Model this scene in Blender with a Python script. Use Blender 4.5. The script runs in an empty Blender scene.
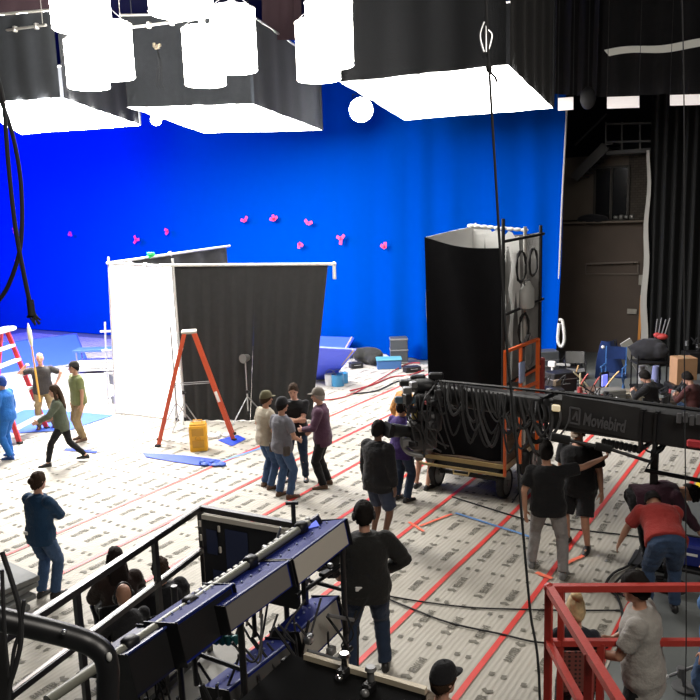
import bpy, bmesh, math, random
from mathutils import Vector, Matrix, noise
random.seed(7)
SC = bpy.context.scene
COL = SC.collection
PI = math.pi
def R(d): return math.radians(d)
def V(*a): return Vector(a)

# ------------------------------------------------------------------ camera
CAM_H = 4.717; F_PX = 770.9; PITCH = R(9.855); ROLL = R(-1.879); YAW = R(32)
_Rz = Matrix.Rotation(YAW, 3, 'Z')
_F = _Rz @ V(0, math.cos(PITCH), -math.sin(PITCH))
_R = V(1, 0, 0); _U = V(0, math.sin(PITCH), math.cos(PITCH))
_Rx = _Rz @ (math.cos(ROLL)*_R + math.sin(ROLL)*_U)
_Ux = _Rz @ (-math.sin(ROLL)*_R + math.cos(ROLL)*_U)
EYE = V(0, 0, CAM_H)
def _ray(x, y): return _F + _Rx*((x-350)/F_PX) + _Ux*((350-y)/F_PX)
# survey helpers: turn a reading from the photograph into a place in the hall (metres)
def G(x, y, z=0.0):
    d = _ray(x, y); return EYE + d*((z-CAM_H)/d.z)
def PY(x, y, Y):
    d = _ray(x, y); return EYE + d*(Y/d.y)
def PX(x, y, X):
    d = _ray(x, y); return EYE + d*(X/d.x)
def D(x, y, dep): return EYE + _ray(x, y)*dep
def PL(x, y, p, n):
    d = _ray(x, y); return EYE + d*((p-EYE).dot(n)/d.dot(n))

cam = bpy.data.cameras.new('camera'); camo = bpy.data.objects.new('camera', cam); COL.objects.link(camo)
M3 = Matrix((_Rx, _Ux, -_F)).transposed()
camo.matrix_world = Matrix.Translation(EYE) @ M3.to_4x4()
cam.sensor_fit = 'HORIZONTAL'; cam.sensor_width = 36; cam.lens = 36*F_PX/700
cam.clip_start = .05; cam.clip_end = 200
SC.camera = camo

# ------------------------------------------------------------------ materials
_M = {}
def mat(name, col, rough=.7, metal=0., emit=None, es=0., var=0., scale=6., bump=0., bscale=40., spec=.5, sheen=0., trans=0.):
    if name in _M: return _M[name]
    m = bpy.data.materials.new(name); m.use_nodes = True; _M[name] = m
    nt = m.node_tree; b = nt.nodes['Principled BSDF']
    b.inputs['Base Color'].default_value = (*col, 1); b.inputs['Roughness'].default_value = rough
    b.inputs['Metallic'].default_value = metal; b.inputs['Specular IOR Level'].default_value = spec
    if sheen: b.inputs['Sheen Weight'].default_value = sheen
    if emit: b.inputs['Emission Color'].default_value = (*emit, 1); b.inputs['Emission Strength'].default_value = es
    tc = nt.nodes.new('ShaderNodeTexCoord')
    if var:
        n = nt.nodes.new('ShaderNodeTexNoise'); n.inputs['Scale'].default_value = scale; n.inputs['Detail'].default_value = 5
        r = nt.nodes.new('ShaderNodeMix'); r.data_type = 'RGBA'
        r.inputs[6].default_value = (*[max(0, c*(1-var)) for c in col], 1); r.inputs[7].default_value = (*[min(1, c*(1+var)) for c in col], 1)
        nt.links.new(tc.outputs['Object'], n.inputs['Vector']); nt.links.new(n.outputs['Fac'], r.inputs[0]); nt.links.new(r.outputs[2], b.inputs['Base Color'])
    if bump:
        n2 = nt.nodes.new('ShaderNodeTexNoise'); n2.inputs['Scale'].default_value = bscale; n2.inputs['Detail'].default_value = 4
        bp = nt.nodes.new('ShaderNodeBump'); bp.inputs['Strength'].default_value = bump; bp.inputs['Distance'].default_value = .02
        nt.links.new(tc.outputs['Object'], n2.inputs['Vector']); nt.links.new(n2.outputs['Fac'], bp.inputs['Height']); nt.links.new(bp.outputs['Normal'], b.inputs['Normal'])
    return m
def fab(name, col, var=.18): return mat(name, col, .9, var=var, scale=9, bump=.35, bscale=55, spec=.15, sheen=.1)
def glow(name, col, s): return mat(name, (.8, .8, .8), .8, emit=col, es=s)

# ------------------------------------------------------------------ mesh builder
class MB:
    def __init__(s, off=None): s.v = []; s.f = []; s.off = Vector(off) if off is not None else V(0, 0, 0)
    def add(s, vs, fs):
        b = len(s.v); s.v += [tuple(Vector(p)-s.off) for p in vs]; s.f += [tuple(i+b for i in f) for f in fs]; return s
    def box(s, c, sz, rz=0, M=None):
        c = Vector(c); h = Vector(sz)/2; m = M if M is not None else Matrix.Rotation(rz, 3, 'Z')
        P = [c + m @ V(x*h.x, y*h.y, z*h.z) for z in (-1, 1) for x, y in ((-1, -1), (1, -1), (1, 1), (-1, 1))]
        return s.add(P, [(3, 2, 1, 0), (4, 5, 6, 7), (0, 1, 5, 4), (1, 2, 6, 5), (2, 3, 7, 6), (3, 0, 4, 7)])
    def bbox(s, c, sz, bev=.01, rz=0, M=None):       # bevelled box
        c = Vector(c); h = Vector(sz)/2; m = M if M is not None else Matrix.Rotation(rz, 3, 'Z')
        bev = min(bev, h.x*.9, h.y*.9, h.z*.9)
        lay = []
        for z, ins in ((-h.z, bev), (-h.z+bev, 0), (h.z-bev, 0), (h.z, bev)):
            x, y = h.x-ins, h.y-ins; k = bev if not ins else bev*.6
            lay.append([c + m @ V(a, b, z) for a, b in ((-x+k, -y), (x-k, -y), (x, -y+k), (x, y-k), (x-k, y), (-x+k, y), (-x, y-k), (-x, -y+k))])
        return s.loft(lay)
    def loft(s, rings, close=True, caps=True):
        n = len(rings[0]); vs = [p for r in rings for p in r]; fs = []
        for i in range(len(rings)-1):
            for j in range(n if close else n-1):
                k = (j+1) % n; fs.append((i*n+j, i*n+k, (i+1)*n+k, (i+1)*n+j))
        if caps and close: fs.append(tuple(reversed(range(n)))); fs.append(tuple(range((len(rings)-1)*n, len(rings)*n)))
        return s.add(vs, fs)
    def tube(s, pts, r, n=8, smooth=0):
        pts = [Vector(p) for p in pts]
        if smooth: pts = spline(pts, smooth)
        rs = r if isinstance(r, (list, tuple)) else [r]*len(pts)
        rings = []; prev = None
        for i, p in enumerate(pts):
            d = (pts[min(i+1, len(pts)-1)] - pts[max(i-1, 0)]).normalized()
            if prev is None: a = d.orthogonal().normalized()
            else:
                a = prev - d*prev.dot(d)
                a = a.normalized() if a.length > 1e-5 else d.orthogonal().normalized()
            prev = a; b = d.cross(a)
            rings.append([p + (a*math.cos(t)+b*math.sin(t))*rs[i] for t in (2*PI*k/n for k in range(n))])
        return s.loft(rings)
    def bar(s, a, b, w, h=None, up=(0, 0, 1)):       # square section bar
        a, b = Vector(a), Vector(b); h = h or w; d = (b-a); L = d.length; d = d.normalized()
        x = Vector(up).cross(d)
        if x.length < 1e-4: x = V(1, 0, 0)
        x.normalize(); z = d.cross(x)
        M = Matrix((x, d, z)).transposed()
        return s.box((a+b)/2, (w, L, h), M=M)
    def ball(s, c, r, n=12, m=8, M=None):
        c = Vector(c); r = Vector(r) if isinstance(r, (tuple, list, Vector)) else V(r, r, r); M = M or Matrix.Identity(3)
        vs = [c + M @ V(0, 0, -r.z)]; fs = []
        for i in range(1, m):
            t = PI*i/m
            for j in range(n):
                p = 2*PI*j/n; vs.append(c + M @ V(math.sin(t)*math.cos(p)*r.x, math.sin(t)*math.sin(p)*r.y, -math.cos(t)*r.z))
        vs.append(c + M @ V(0, 0, r.z)); last = len(vs)-1
        for j in range(n): fs.append((0, 1+(j+1) % n, 1+j))
        for i in range(m-2):
            for j in range(n):
                a = 1+i*n+j; b = 1+i*n+(j+1) % n; fs.append((a, b, b+n, a+n))
        for j in range(n): fs.append((last, 1+(m-2)*n+j, 1+(m-2)*n+(j+1) % n))
        return s.add(vs, fs)
    def caps(s, pts, rs, n=10):                      # capsule chain (limbs)
        s.tube(pts, list(rs), n)
        for p, r in zip(pts, rs): s.ball(p, r, n, 6)
        return s
    def cyl(s, a, b, r, n=16, r2=None): return s.tube([a, b], [r, r2 if r2 is not None else r], n)
    def quad(s, a, b, c, d): return s.add([a, b, c, d], [(0, 1, 2, 3)])
    def sheet(s, a, b, c, d, nu, nv, fn=None, thick=0):   # grid a->b (u), a->d (v); fn(u,v)->offset vector
        a, b, c, d = map(Vector, (a, b, c, d)); vs = []
        for j in range(nv+1):
            v = j/nv
            for i in range(nu+1):
                u = i/nu; p = a*(1-u)*(1-v)+b*u*(1-v)+c*u*v+d*(1-u)*v
                if fn: p = p + fn(u, v)
                vs.append(p)
        fs = [(j*(nu+1)+i, j*(nu+1)+i+1, (j+1)*(nu+1)+i+1, (j+1)*(nu+1)+i) for j in range(nv) for i in range(nu)]
        if thick:
            nrm = (b-a).cross(d-a).normalized()*thick; k = len(vs); vs += [p-nrm for p in vs]
            fs += [tuple(i+k for i in reversed(f)) for f in fs]
            edge = [i for i in range(nu+1)] + [j*(nu+1)+nu for j in range(1, nv+1)] + [nv*(nu+1)+i for i in range(nu-1, -1, -1)] + [j*(nu+1) for j in range(nv-1, 0, -1)]
            for q in range(len(edge)):
                e0, e1 = edge[q], edge[(q+1) % len(edge)]; fs.append((e1, e0, e0+k, e1+k))
        return s.add(vs, fs)
    def mesh(s, name):
        me = bpy.data.meshes.new(name); me.from_pydata(s.v, [], s.f); me.update(); return me
    def build(s, name, m, parent=None, smooth=False, label=None):
        me = s.mesh(name); me.materials.append(m)
        if smooth:
            me.polygons.foreach_set('use_smooth', [True]*len(me.polygons))
            try: me.set_sharp_from_angle(angle=R(smooth if smooth is not True else 50))
            except Exception: pass
        o = bpy.data.objects.new(name, me); COL.objects.link(o); o.parent = parent
        if label: o['label'] = label
        return o
def spline(pts, k):
    out = []
    for i in range(len(pts)-1):
        p0, p1, p2, p3 = pts[max(i-1, 0)], pts[i], pts[i+1], pts[min(i+2, len(pts)-1)]
        for j in range(k):
            t = j/k; out.append(.5*((2*p1)+(p2-p0)*t+(2*p0-5*p1+4*p2-p3)*t*t+(3*p1-p0-3*p2+p3)*t**3))
    out.append(pts[-1]); return out
def tag(o, label=None, cat=None, group=None, kind=None):
    for k, v in (('label', label), ('category', cat), ('group', group), ('kind', kind)):
        if v: o[k] = v
    return o
def thing(name, label, cat, loc=(0, 0, 0), rz=0, group=None):
    o = bpy.data.objects.new(name, None); COL.objects.link(o); o.location = Vector(loc); o.rotation_euler = (0, 0, rz); o.empty_display_size = .1
    return tag(o, label, cat, group)
def single(mb, name, m, label, cat, group=None, smooth=True):   # a thing that is one mesh; origin put at its base
    zs = min(p[2] for p in mb.v); c = V(sum(p[0] for p in mb.v)/len(mb.v), sum(p[1] for p in mb.v)/len(mb.v), zs)
    mb.v = [tuple(Vector(p)-c) for p in mb.v]
    o = mb.build(name, m, None, smooth); o.location = c; return tag(o, label, cat, group)
def struct(mb, name, m, smooth=False): return tag(mb.build(name, m, None, smooth), kind='structure')
def copy_tree(o, parent=None):
    c = o.copy(); COL.objects.link(c)
    if parent is not None: c.parent = parent
    for ch in list(o.children): copy_tree(ch, c)
    return c
def remeshed(mb, voxel, smooth_it=2, wrinkle=0., wscale=9., seed=0):
    me = mb.mesh('tmp'); o = bpy.data.objects.new('tmp', me); COL.objects.link(o)
    md = o.modifiers.new('r', 'REMESH'); md.mode = 'VOXEL'; md.voxel_size = voxel
    if smooth_it: sm = o.modifiers.new('s', 'SMOOTH'); sm.factor = .5; sm.iterations = smooth_it
    dg = bpy.context.evaluated_depsgraph_get()
    out = bpy.data.meshes.new_from_object(o.evaluated_get(dg))
    bpy.data.objects.remove(o); bpy.data.meshes.remove(me)
    if wrinkle:
        sd = V(seed*3.1, seed*1.7, seed*5.3); nn = [v.normal.copy() for v in out.vertices]
        for v, n in zip(out.vertices, nn):
            q = V(v.co.x*wscale, v.co.y*wscale, v.co.z*wscale*1.6)+sd
            v.co += n*(noise.noise(q)*wrinkle + (abs(noise.noise(q*2.1))-.25)*wrinkle*.6)
    out.polygons.foreach_set('use_smooth', [True]*len(out.polygons)); return out
def obj_from_mesh(name, me, m, parent):
    me.name = name; me.materials.clear(); me.materials.append(m)
    o = bpy.data.objects.new(name, me); COL.objects.link(o); o.parent = parent; return o
# ------------------------------------------------------------------ people
SKIN = {'fair': mat('skin_fair', (.55, .30, .21), .55, var=.08, scale=14), 'tan': mat('skin_tan', (.42, .22, .14), .55, var=.08, scale=14),
        'deep': mat('skin_deep', (.13, .065, .04), .5, var=.08, scale=14)}
EYE_M = mat('eye_dark', (.03, .02, .015), .2); LIP_M = mat('lip', (.30, .10, .08), .5); BROW_M = mat('brow', (.05, .03, .02), .8)
def ik(a, t, l1, l2, hint):
    a, t, hint = Vector(a), Vector(t), Vector(hint); d = t-a; L = d.length
    if L > (l1+l2)*.995: t = a + d*((l1+l2)*.995/L); d = t-a; L = d.length
    if L < abs(l1-l2)+.02: L = abs(l1-l2)+.02
    dn = d.normalized(); x = (l1*l1-l2*l2+L*L)/(2*L); h = math.sqrt(max(l1*l1-x*x, 0))
    p = hint - dn*hint.dot(dn)
    p = p.normalized() if p.length > 1e-4 else dn.orthogonal().normalized()
    return a + dn*x + p*h, t
def ell(c, ax, ay, rx, ry, n=20, p=2.3):
    out = []
    for k in range(n):
        t = 2*PI*k/n; ct, st = math.cos(t), math.sin(t)
        out.append(c + ax*(rx*math.copysign(abs(ct)**(2/p), ct)) + ay*(ry*math.copysign(abs(st)**(2/p), st)))
    return out
NP = [0]
def person(label, loc, head, h=1.75, w=1., skin='fair', pelvis=None, lean=3, side=0, twist=0, nod=0, turn=0, tilt=0,
           feet=((-.11, 0), (.11, 0)), fyaw=(8, -8), fz=(0, 0), lh=(-.27, .06, .80), rh=(.27, .06, .80), lel=(-.7, -.8, 0), rel=(.7, -.8, 0),
           curl=(.35, .35), top=None, topname='shirt', sleeve='short', loose=0., hem=.0, bottom=None, botname='trousers', leg='long', shoe=None,
           hair=None, hstyle='short', cap=None, cap_back=False, extra=(), female=False, face=True, group=None, knee=(0, 1, 0)):
    NP[0] += 1; sd = NP[0]; s = h/1.75
    root = thing('person', label, 'person', loc, head, group); root.scale = (s, s, s)
    X, Y, Z = V(1, 0, 0), V(0, 1, 0), V(0, 0, 1)
    P = Vector(pelvis) if pelvis else V(0, 0, .925)
    a, b = R(lean), R(side)
    up = V(math.sin(b)*math.cos(a), math.sin(a), math.cos(a)*math.cos(b)).normalized()
    rt = (Matrix.Rotation(R(twist), 3, 'Z') @ X); rt = (rt-up*rt.dot(up)).normalized(); fw = up.cross(rt)
    rp = (X + rt*.6).normalized(); rp = (rp-up*rp.dot(up)).normalized(); fp = up.cross(rp)
    sw = (.172 if female else .188)*(.6+.4*w)
    neck = P + up*.535
    shl, shr = neck - up*.075 - rt*sw, neck - up*.075 + rt*sw
    Mh = Matrix((rt, fw, up)).transposed() @ Matrix.Rotation(R(turn), 3, 'Z') @ Matrix.Rotation(R(-nod-0), 3, 'X') @ Matrix.Rotation(R(tilt), 3, 'Y')
    hc = neck + up*.075 + Mh @ V(0, .02, .105)
    # limbs
    el, wl = ik(shl, lh, .285, .25, lel); er, wr = ik(shr, rh, .285, .25, rel)
    hipw = .095
    hl, hr = P - rp*hipw - up*.02, P + rp*hipw - up*.02
    al, ar = V(feet[0][0], feet[0][1], .085+fz[0]), V(feet[1][0], feet[1][1], .085+fz[1])
    kl, al = ik(hl, al, .435, .425, Matrix.Rotation(R(fyaw[0]), 3, 'Z') @ Vector(knee)); kr, ar = ik(hr, ar, .435, .425, Matrix.Rotation(R(fyaw[1]), 3, 'Z') @ Vector(knee))
    wd = w*(.93 if female else 1)
    SEC = [(-.09, .150, .105), (-.03, .168, .118), (.04, .168, .116), (.14, .150 if female else .156, .108), (.24, .152, .112), (.34, .168, .122), (.42, .176, .118), (.475, .158, .098), (.515, .10, .075), (.54, .065, .06)]
    def torso(mb, off, z0=-.09, z1=.6, flare=0.):
        rings = []
        zz = [z0] + [q[0] for q in SEC if q[0] > z0+.02 and q[0] < z1-.005]
        for z in zz:
            lo = max([q for q in SEC if q[0] <= z+1e-6] or [SEC[0]]); hi = min([q for q in SEC if q[0] >= z-1e-6] or [SEC[-1]])
            t = 0 if hi[0] == lo[0] else (z-lo[0])/(hi[0]-lo[0]); rx = lo[1]+(hi[1]-lo[1])*t; ry = lo[2]+(hi[2]-lo[2])*t
            k = min(max(z/.5, 0), 1); ax = (rp*(1-k)+rt*k).normalized(); ay = up.cross(ax)
            bul = (.035*(wd-1) if wd > 1 else 0); fl = flare*max(0, 1-max(z, 0)/.3)
            rings.append(ell(P + up*z + ay*.008, ax, ay, rx*wd+off+fl, ry*wd+off+fl*.7+bul))
        mb.loft(rings)
        if female: 
            for sx in (-1, 1): mb.ball(P+up*.335+rt*(.07*sx)+fw*.085, .062+off, 10, 7)
    def hand(mb, el_, wr_, sx, c):
        d = (wr_-el_).normalized(); n = (-X*sx*.8 + Y*-.2 - d*0); n = (n-d*n.dot(d)); n = n.normalized() if n.length > .1 else d.orthogonal().normalized()
        wv = n.cross(d)*sx
        if wv.dot(Y+Z*.3) < 0: wv = -wv
        rings = [ell(wr_+d*z, wv, n, rw, rn, 10) for z, rw, rn in ((-.01, .028, .022), (.03, .038, .019), (.07, .043, .017), (.095, .041, .013))]
        mb.loft(rings)
        for i, (ln, o) in enumerate(((.072, .031), (.082, .0105), (.076, -.0105), (.06, -.030))):
            p = wr_ + d*.088 + wv*o; dd = (d + wv*o*1.6).normalized(); pts = [p]
            for q in range(3):
                an = c*(.55+.5*q); v2 = dd*math.cos(an)+n*math.sin(an); pts.append(pts[-1]+v2*ln*(.42, .33, .25)[q])
            mb.caps(pts, [.0105, .0098, .0092, .0082], 7)
        p = wr_ + d*.025 + wv*.028; v1 = (d*.62+wv*.72+n*.25).normalized(); v2 = (d*.85+wv*.35+n*(.2+.4*c)).normalized()
        mb.caps([p, p+v1*.042, p+v1*.042+v2*.032, p+v1*.042+v2*.055], [.014, .0125, .0105, .009], 7)
    # --- body: one continuous skin surface
    mb = MB(); torso(mb, 0)
    mb.caps([neck-up*.05, neck+up*.03+fw*.008, hc-Mh@V(0, .02, .06)], [.062, .054, .054], 12)
    rings = []
    for z, rx, ry, oy in ((-.118, .026, .030, .050), (-.108, .044, .052, .036), (-.085, .057, .072, .020), (-.05, .066, .086, .006), (-.01, .072, .094, 0), (.035, .075, .098, -.004), (.075, .070, .090, -.008), (.105, .052, .068, -.010), (.122, .025, .035, -.010)):
        rings.append([hc + Mh @ q for q in ell(V(0, oy, z), X, Y, rx, ry, 18, 2.1)])
    mb.loft(rings)
    mb.caps([hc+Mh@V(0, .092, .012), hc+Mh@V(0, .108, -.018), hc+Mh@V(0, .116, -.034)], [.010, .013, .016], 8)      # nose
    for sx in (-1, 1):
        mb.ball(hc+Mh@V(.076*sx, -.005, -.008), (.014, .026, .036), 10, 7, Mh)                                   # ears
        mb.ball(hc+Mh@V(.014*sx, .098, -.034), .010, 8, 6)
    mb.ball(hc+Mh@V(0, .082, .026), (.052, .020, .012), 10, 6, Mh)                                               # brow ridge
    mb.ball(hc+Mh@V(0, .090, -.068), (.026, .014, .011), 10, 6, Mh)                                              # mouth
    mb.ball(hc+Mh@V(0, .078, -.102), (.026, .020, .018), 10, 6, Mh)                                              # chin
    for sh, e_, w_, sx, c in ((shl, el, wl, -1, curl[0]), (shr, er, wr, 1, curl[1])):
        mb.caps([sh, sh.lerp(e_, .35), sh.lerp(e_, .75), e_, e_.lerp(w_, .3), e_.lerp(w_, .75), w_], [.056*w, .052*w, .044*w, .040, .041, .032, .027], 10)
        hand(mb, e_, w_, sx, c)
    for hp, k_, a_ in ((hl, kl, al), (hr, kr, ar)):
        cb = (k_-a_).cross(X).normalized()*-.012
        mb.caps([hp, hp.lerp(k_, .4), hp.lerp(k_, .8), k_, k_.lerp(a_, .28)-cb, k_.lerp(a_, .65), a_], [.086*w, .078*w, .060*w, .056, .056, .044, .036], 12)
    for a_, fy in ((al, fyaw[0]), (ar, fyaw[1])):
        m = Matrix.Rotation(R(fy), 3, 'Z'); mb.ball(a_+m@V(0, .06, -.045), (.038, .11, .03), 10, 7, m)
    obj_from_mesh('body', remeshed(mb, .0085, 1), SKIN[skin], root)
    # --- clothing
    if bottom:
        mb = MB(); torso(mb, .014, -.10, .13)
        for hp, k_, a_ in ((hl, kl, al), (hr, kr, ar)):
            hp = hp+V(0, 0, .0)
            cr = hp - up*.05
            if leg == 'short': pts = [hp, hp.lerp(k_, .5), hp.lerp(k_, .96)]; rs = [.104*w, .098*w, .092*w]
            elif leg == 'tight': pts = [hp, hp.lerp(k_, .4), hp.lerp(k_, .8), k_, k_.lerp(a_, .3), k_.lerp(a_, .7), a_.lerp(k_, .06)]; rs = [.098*w, .088*w, .070*w, .066, .065, .054, .047]
            else: pts = [hp, hp.lerp(k_, .4), hp.lerp(k_, .8), k_, k_.lerp(a_, .35), k_.lerp(a_, .7), a_.lerp(k_, .0)]; rs = [.103*w, .094*w, .080*w, .076, .072, .066, .064]
            mb.tube(pts, [r+loose*.3 for r in rs], 14); mb.ball(hp, rs[0]*.98, 12, 8); 
            if len(pts) > 3: mb.ball(k_, rs[3]+loose*.3, 12, 8)
        obj_from_mesh(botname, remeshed(mb, .012, 3, .010, 10, sd), bottom, root)
    if top:
        mb = MB(); torso(mb, .022+loose, -.10-hem, .56, .020)
        sl = {'short': .72, 'none': .12, 'long': 2}[sleeve]
        for sh, e_, w_ in ((shl, el, wl), (shr, er, wr)):
            if sl < 1: pts = [sh, sh.lerp(e_, sl*.5), sh.lerp(e_, sl)]; rs = [.070*w, .068*w, .064*w]
            else: pts = [sh, sh.lerp(e_, .4), sh.lerp(e_, .8), e_, e_.lerp(w_, .3), e_.lerp(w_, .7), w_.lerp(e_, .03)]; rs = [.072*w, .066*w, .060*w, .058, .056, .049, .042]
            mb.tube(pts, [r+loose for r in rs], 12); mb.ball(sh, rs[0]+loose, 12, 8); mb.ball(sh.lerp(neck-up*.04, .5), .06+loose*.6, 10, 7)
            if sl > 1: mb.ball(e_, rs[3]+loose, 10, 7)
        if topname in ('jacket', 'hoodie'): mb.caps([neck+rt*.05-fw*.01, neck-fw*.055-up*.01, neck-rt*.05-fw*.01], [.030, .036, .030], 8)
        else: mb.tube([neck-up*.06-fw*.006, neck+up*(.022 if sleeve == 'long' else .006)], [.10, .070], 16)
        obj_from_mesh(topname, remeshed(mb, .012, 3, .009+loose*.12, 7, sd+50), top, root)
    if shoe:
        for a_, fy in ((al, fyaw[0]), (ar, fyaw[1])):
            m = Matrix.Rotation(R(fy), 3, 'Z'); f0 = V(a_.x, a_.y, a_.z-.085); rings = []
            for y, rx, z1 in ((-.075, .022, .05), (-.065, .036, .085), (-.03, .042, .105), (.03, .044, .095), (.09, .048, .07), (.15, .046, .055), (.185, .034, .045), (.2, .015, .03)):
                rings.append([f0 + m @ V(q.x, y, max(q.z, .0)) for q in [V(rx*math.cos(t)*(1.12 if math.sin(t) < 0 else .92), 0, z1/2+z1/2*math.sin(t)) for t in (2*PI*k/14 for k in range(14))]])
            MB().loft(rings).build('shoe', shoe, root, True)
    # --- hair and head gear
    def shell(k, zcut_front, zcut_back, lift=0., rough=True):
        vs = []; n = 36; m = 20; fs = []
        for i in range(m+1):
            t = i/m
            for j in range(n):
                p = 2*PI*j/n; fr = .5+.5*math.sin(p)
                zc = zcut_back + (zcut_front-zcut_back)*fr**1.6 + (.016*noise.noise(V(math.cos(p)*5, math.sin(p)*5, sd)) if rough else 0)
                th0 = math.acos(max(-1, min(1, zc/.125))); th = th0*t
                q = math.sin(th)**.72 if th < PI/2 else math.sin(th)**.85
                r = V(.082*k*q*math.cos(p), .104*k*q*math.sin(p)-.006, .125*k*math.cos(th)+lift)
                r *= 1+(.075 if rough else .012)*noise.noise(V(r.x*34, r.y*34, r.z*22)+V(sd, 0, 0))+(.04 if rough else 0)*noise.noise(V(r.x*80, r.y*80, r.z*30)+V(0, sd, 0))
                vs.append(hc+Mh@r)
        fs = [(i*n+j, i*n+(j+1) % n, (i+1)*n+(j+1) % n, (i+1)*n+j) for i in range(m) for j in range(n)]
        k2 = len(vs); c = hc
        vs += [c+(v-c)*.95 for v in vs]; fs += [tuple(q+k2 for q in reversed(f)) for f in fs]
        fs += [(m*n+(j+1) % n, m*n+j, m*n+j+k2, m*n+(j+1) % n+k2) for j in range(n)]
        return vs, fs
    if hair and hstyle != 'bald':
        mb = MB()
        if hstyle == 'fringe': mb.add(*shell(1.11, .045, -.10))
        else: mb.add(*shell(1.10 if hstyle != 'curly' else 1.16, .062, -.085))
        if hstyle == 'curly':
            for q in range(46):
                t = random.uniform(0, 1.75); p = random.uniform(0, 2*PI)
                if math.sin(p) > .3 and t > 1.0: continue
                mb.ball(hc+Mh@V(.092*math.sin(t)*math.cos(p), .112*math.sin(t)*math.sin(p), .132*math.cos(t)), random.uniform(.018, .03), 7, 5)
        if hstyle == 'long':
            back = [hc+Mh@V(0, -.055, .06), hc+Mh@V(0, -.095, -.06), neck-fw*.10-up*.06, neck-fw*.125-up*.22]
            rings = [ell(p, rt, (rt.cross(up)).normalized(), rx, ry, 16) for p, rx, ry in zip(spline(back, 4), [.06, .075, .083, .088, .09, .094, .1, .105, .11, .112, .108, .09, .05], [.05]*8+[.045, .04, .035, .03, .02])]
            mb.loft(rings)
            for sx in (-1, 1): mb.tube([hc+Mh@V(.07*sx, .02, .05), hc+Mh@V(.088*sx, .0, -.06), neck+rt*(.1*sx)-up*.02, neck+rt*(.11*sx)-up*.14+fw*.02], [.02, .03, .035, .015], 8, 0)
        if hstyle == 'bun': mb.ball(hc+Mh@V(0, -.115, .03), .048, 12, 8); mb.ball(hc+Mh@V(0, -.1, .01), .04, 12, 8)
        if hstyle == 'topknot': mb.ball(hc+Mh@V(0, -.03, .145), (.055, .055, .04), 12, 8); mb.ball(hc+Mh@V(.02, -.06, .13), .04, 12, 8)
        if hstyle == 'pony': mb.tube([hc+Mh@V(0, -.10, .03), hc+Mh@V(0, -.15, .0), hc+Mh@V(0, -.155, -.07), hc+Mh@V(0, -.135, -.14)], [.025, .034, .032, .012], 9)
        mb.build('hair', hair, root, True)
    if cap:
        mb = MB(); mb.add(*shell(1.15, .045, .0, .004, False)); sg = -1 if cap_back else 1
        rr = []
        for t in range(9):
            an = R(-62+124*t/8); rr.append(hc+Mh@V(.088*math.sin(an), sg*.108*math.cos(an), .047)); 
        out = [hc+Mh@V(.088*math.sin(R(-62+124*t/8))*.93, sg*(.108*math.cos(R(-62+124*t/8))+.075*math.cos(R((-62+124*t/8)*1.35))), .036) for t in range(9)]
        vs = rr+out+[p-Mh@V(0, 0, .008) for p in rr]+[p-Mh@V(0, 0, .008) for p in out]
        fs = [(i, i+1, i+10, i+9) for i in range(8)]+[(18+i+1, 18+i, 18+i+9, 18+i+10) for i in range(8)]+[(9+i, 10+i, 28+i, 27+i) for i in range(8)]
        mb.add(vs, fs); mb.ball(hc+Mh@V(0, -.004, .146), .008, 8, 5)
        mb.build('cap', cap, root, True)
    if face:
        for sx in (-1, 1):
            MB().ball(hc+Mh@V(.031*sx, .086, .006), (.014, .010, .008), 10, 6, Mh).build('eye', EYE_M, root, True)
        MB().ball(hc+Mh@V(0, .101, -.067), (.022, .006, .006), 10, 6, Mh).build('mouth', LIP_M, root, True)
    info = dict(root=root, P=P, up=up, rt=rt, fw=fw, rp=rp, fp=fp, neck=neck, hc=hc, Mh=Mh, wl=wl, wr=wr, el=el, er=er, kl=kl, kr=kr, s=s, hl=hl, hr=hr)
    for e in extra: e(info)
    return info
def headphones(i):
    hc, Mh = i['hc'], i['Mh']; mb = MB()
    mb.tube([hc+Mh@V(.098*math.cos(R(t)), -.005, .142*math.sin(R(t))) for t in range(-5, 186, 10)], .010, 8)
    o = mb.build('headphones', mat('black_plastic', (.012, .012, .013), .45), i['root'], True)
    for sx in (-1, 1): MB().ball(hc+Mh@V(.098*sx, -.003, -.01), (.022, .042, .048), 14, 8, Mh).build('ear_cup', mat('black_plastic', (0, 0, 0)), o, True)
def belt_pouch(i):
    for sx in (-1, 1):
        c = i['P']+i['rp']*(.19*sx)-i['fp']*.04+i['up']*.02; m = Matrix((i['rp'], i['fp'], i['up'])).transposed()
        MB().bbox(c-i['up']*.06, (.07, .13, .17), .02, M=m).build('tool_pouch', mat('pouch', (.05, .04, .035), .8), i['root'])
def belt(i):
    mb = MB(); r = [ell(i['P']+i['up']*z, i['rp'], i['fp'], .19, .142, 24) for z in (.075, .11)]; mb.loft(r, caps=False)
    mb.build('belt', mat('belt_black', (.015, .013, .012), .6), i['root'], True)
def badge(i):
    c = i['P']+i['rp']*-.08-i['fp']*.163+i['up']*.05; m = Matrix((i['rp'], i['fp'], i['up'])).transposed()
    MB().bbox(c, (.07, .02, .045), .005, M=m).build('badge', mat('badge_white', (.7, .7, .68), .5), i['root'])
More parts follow.
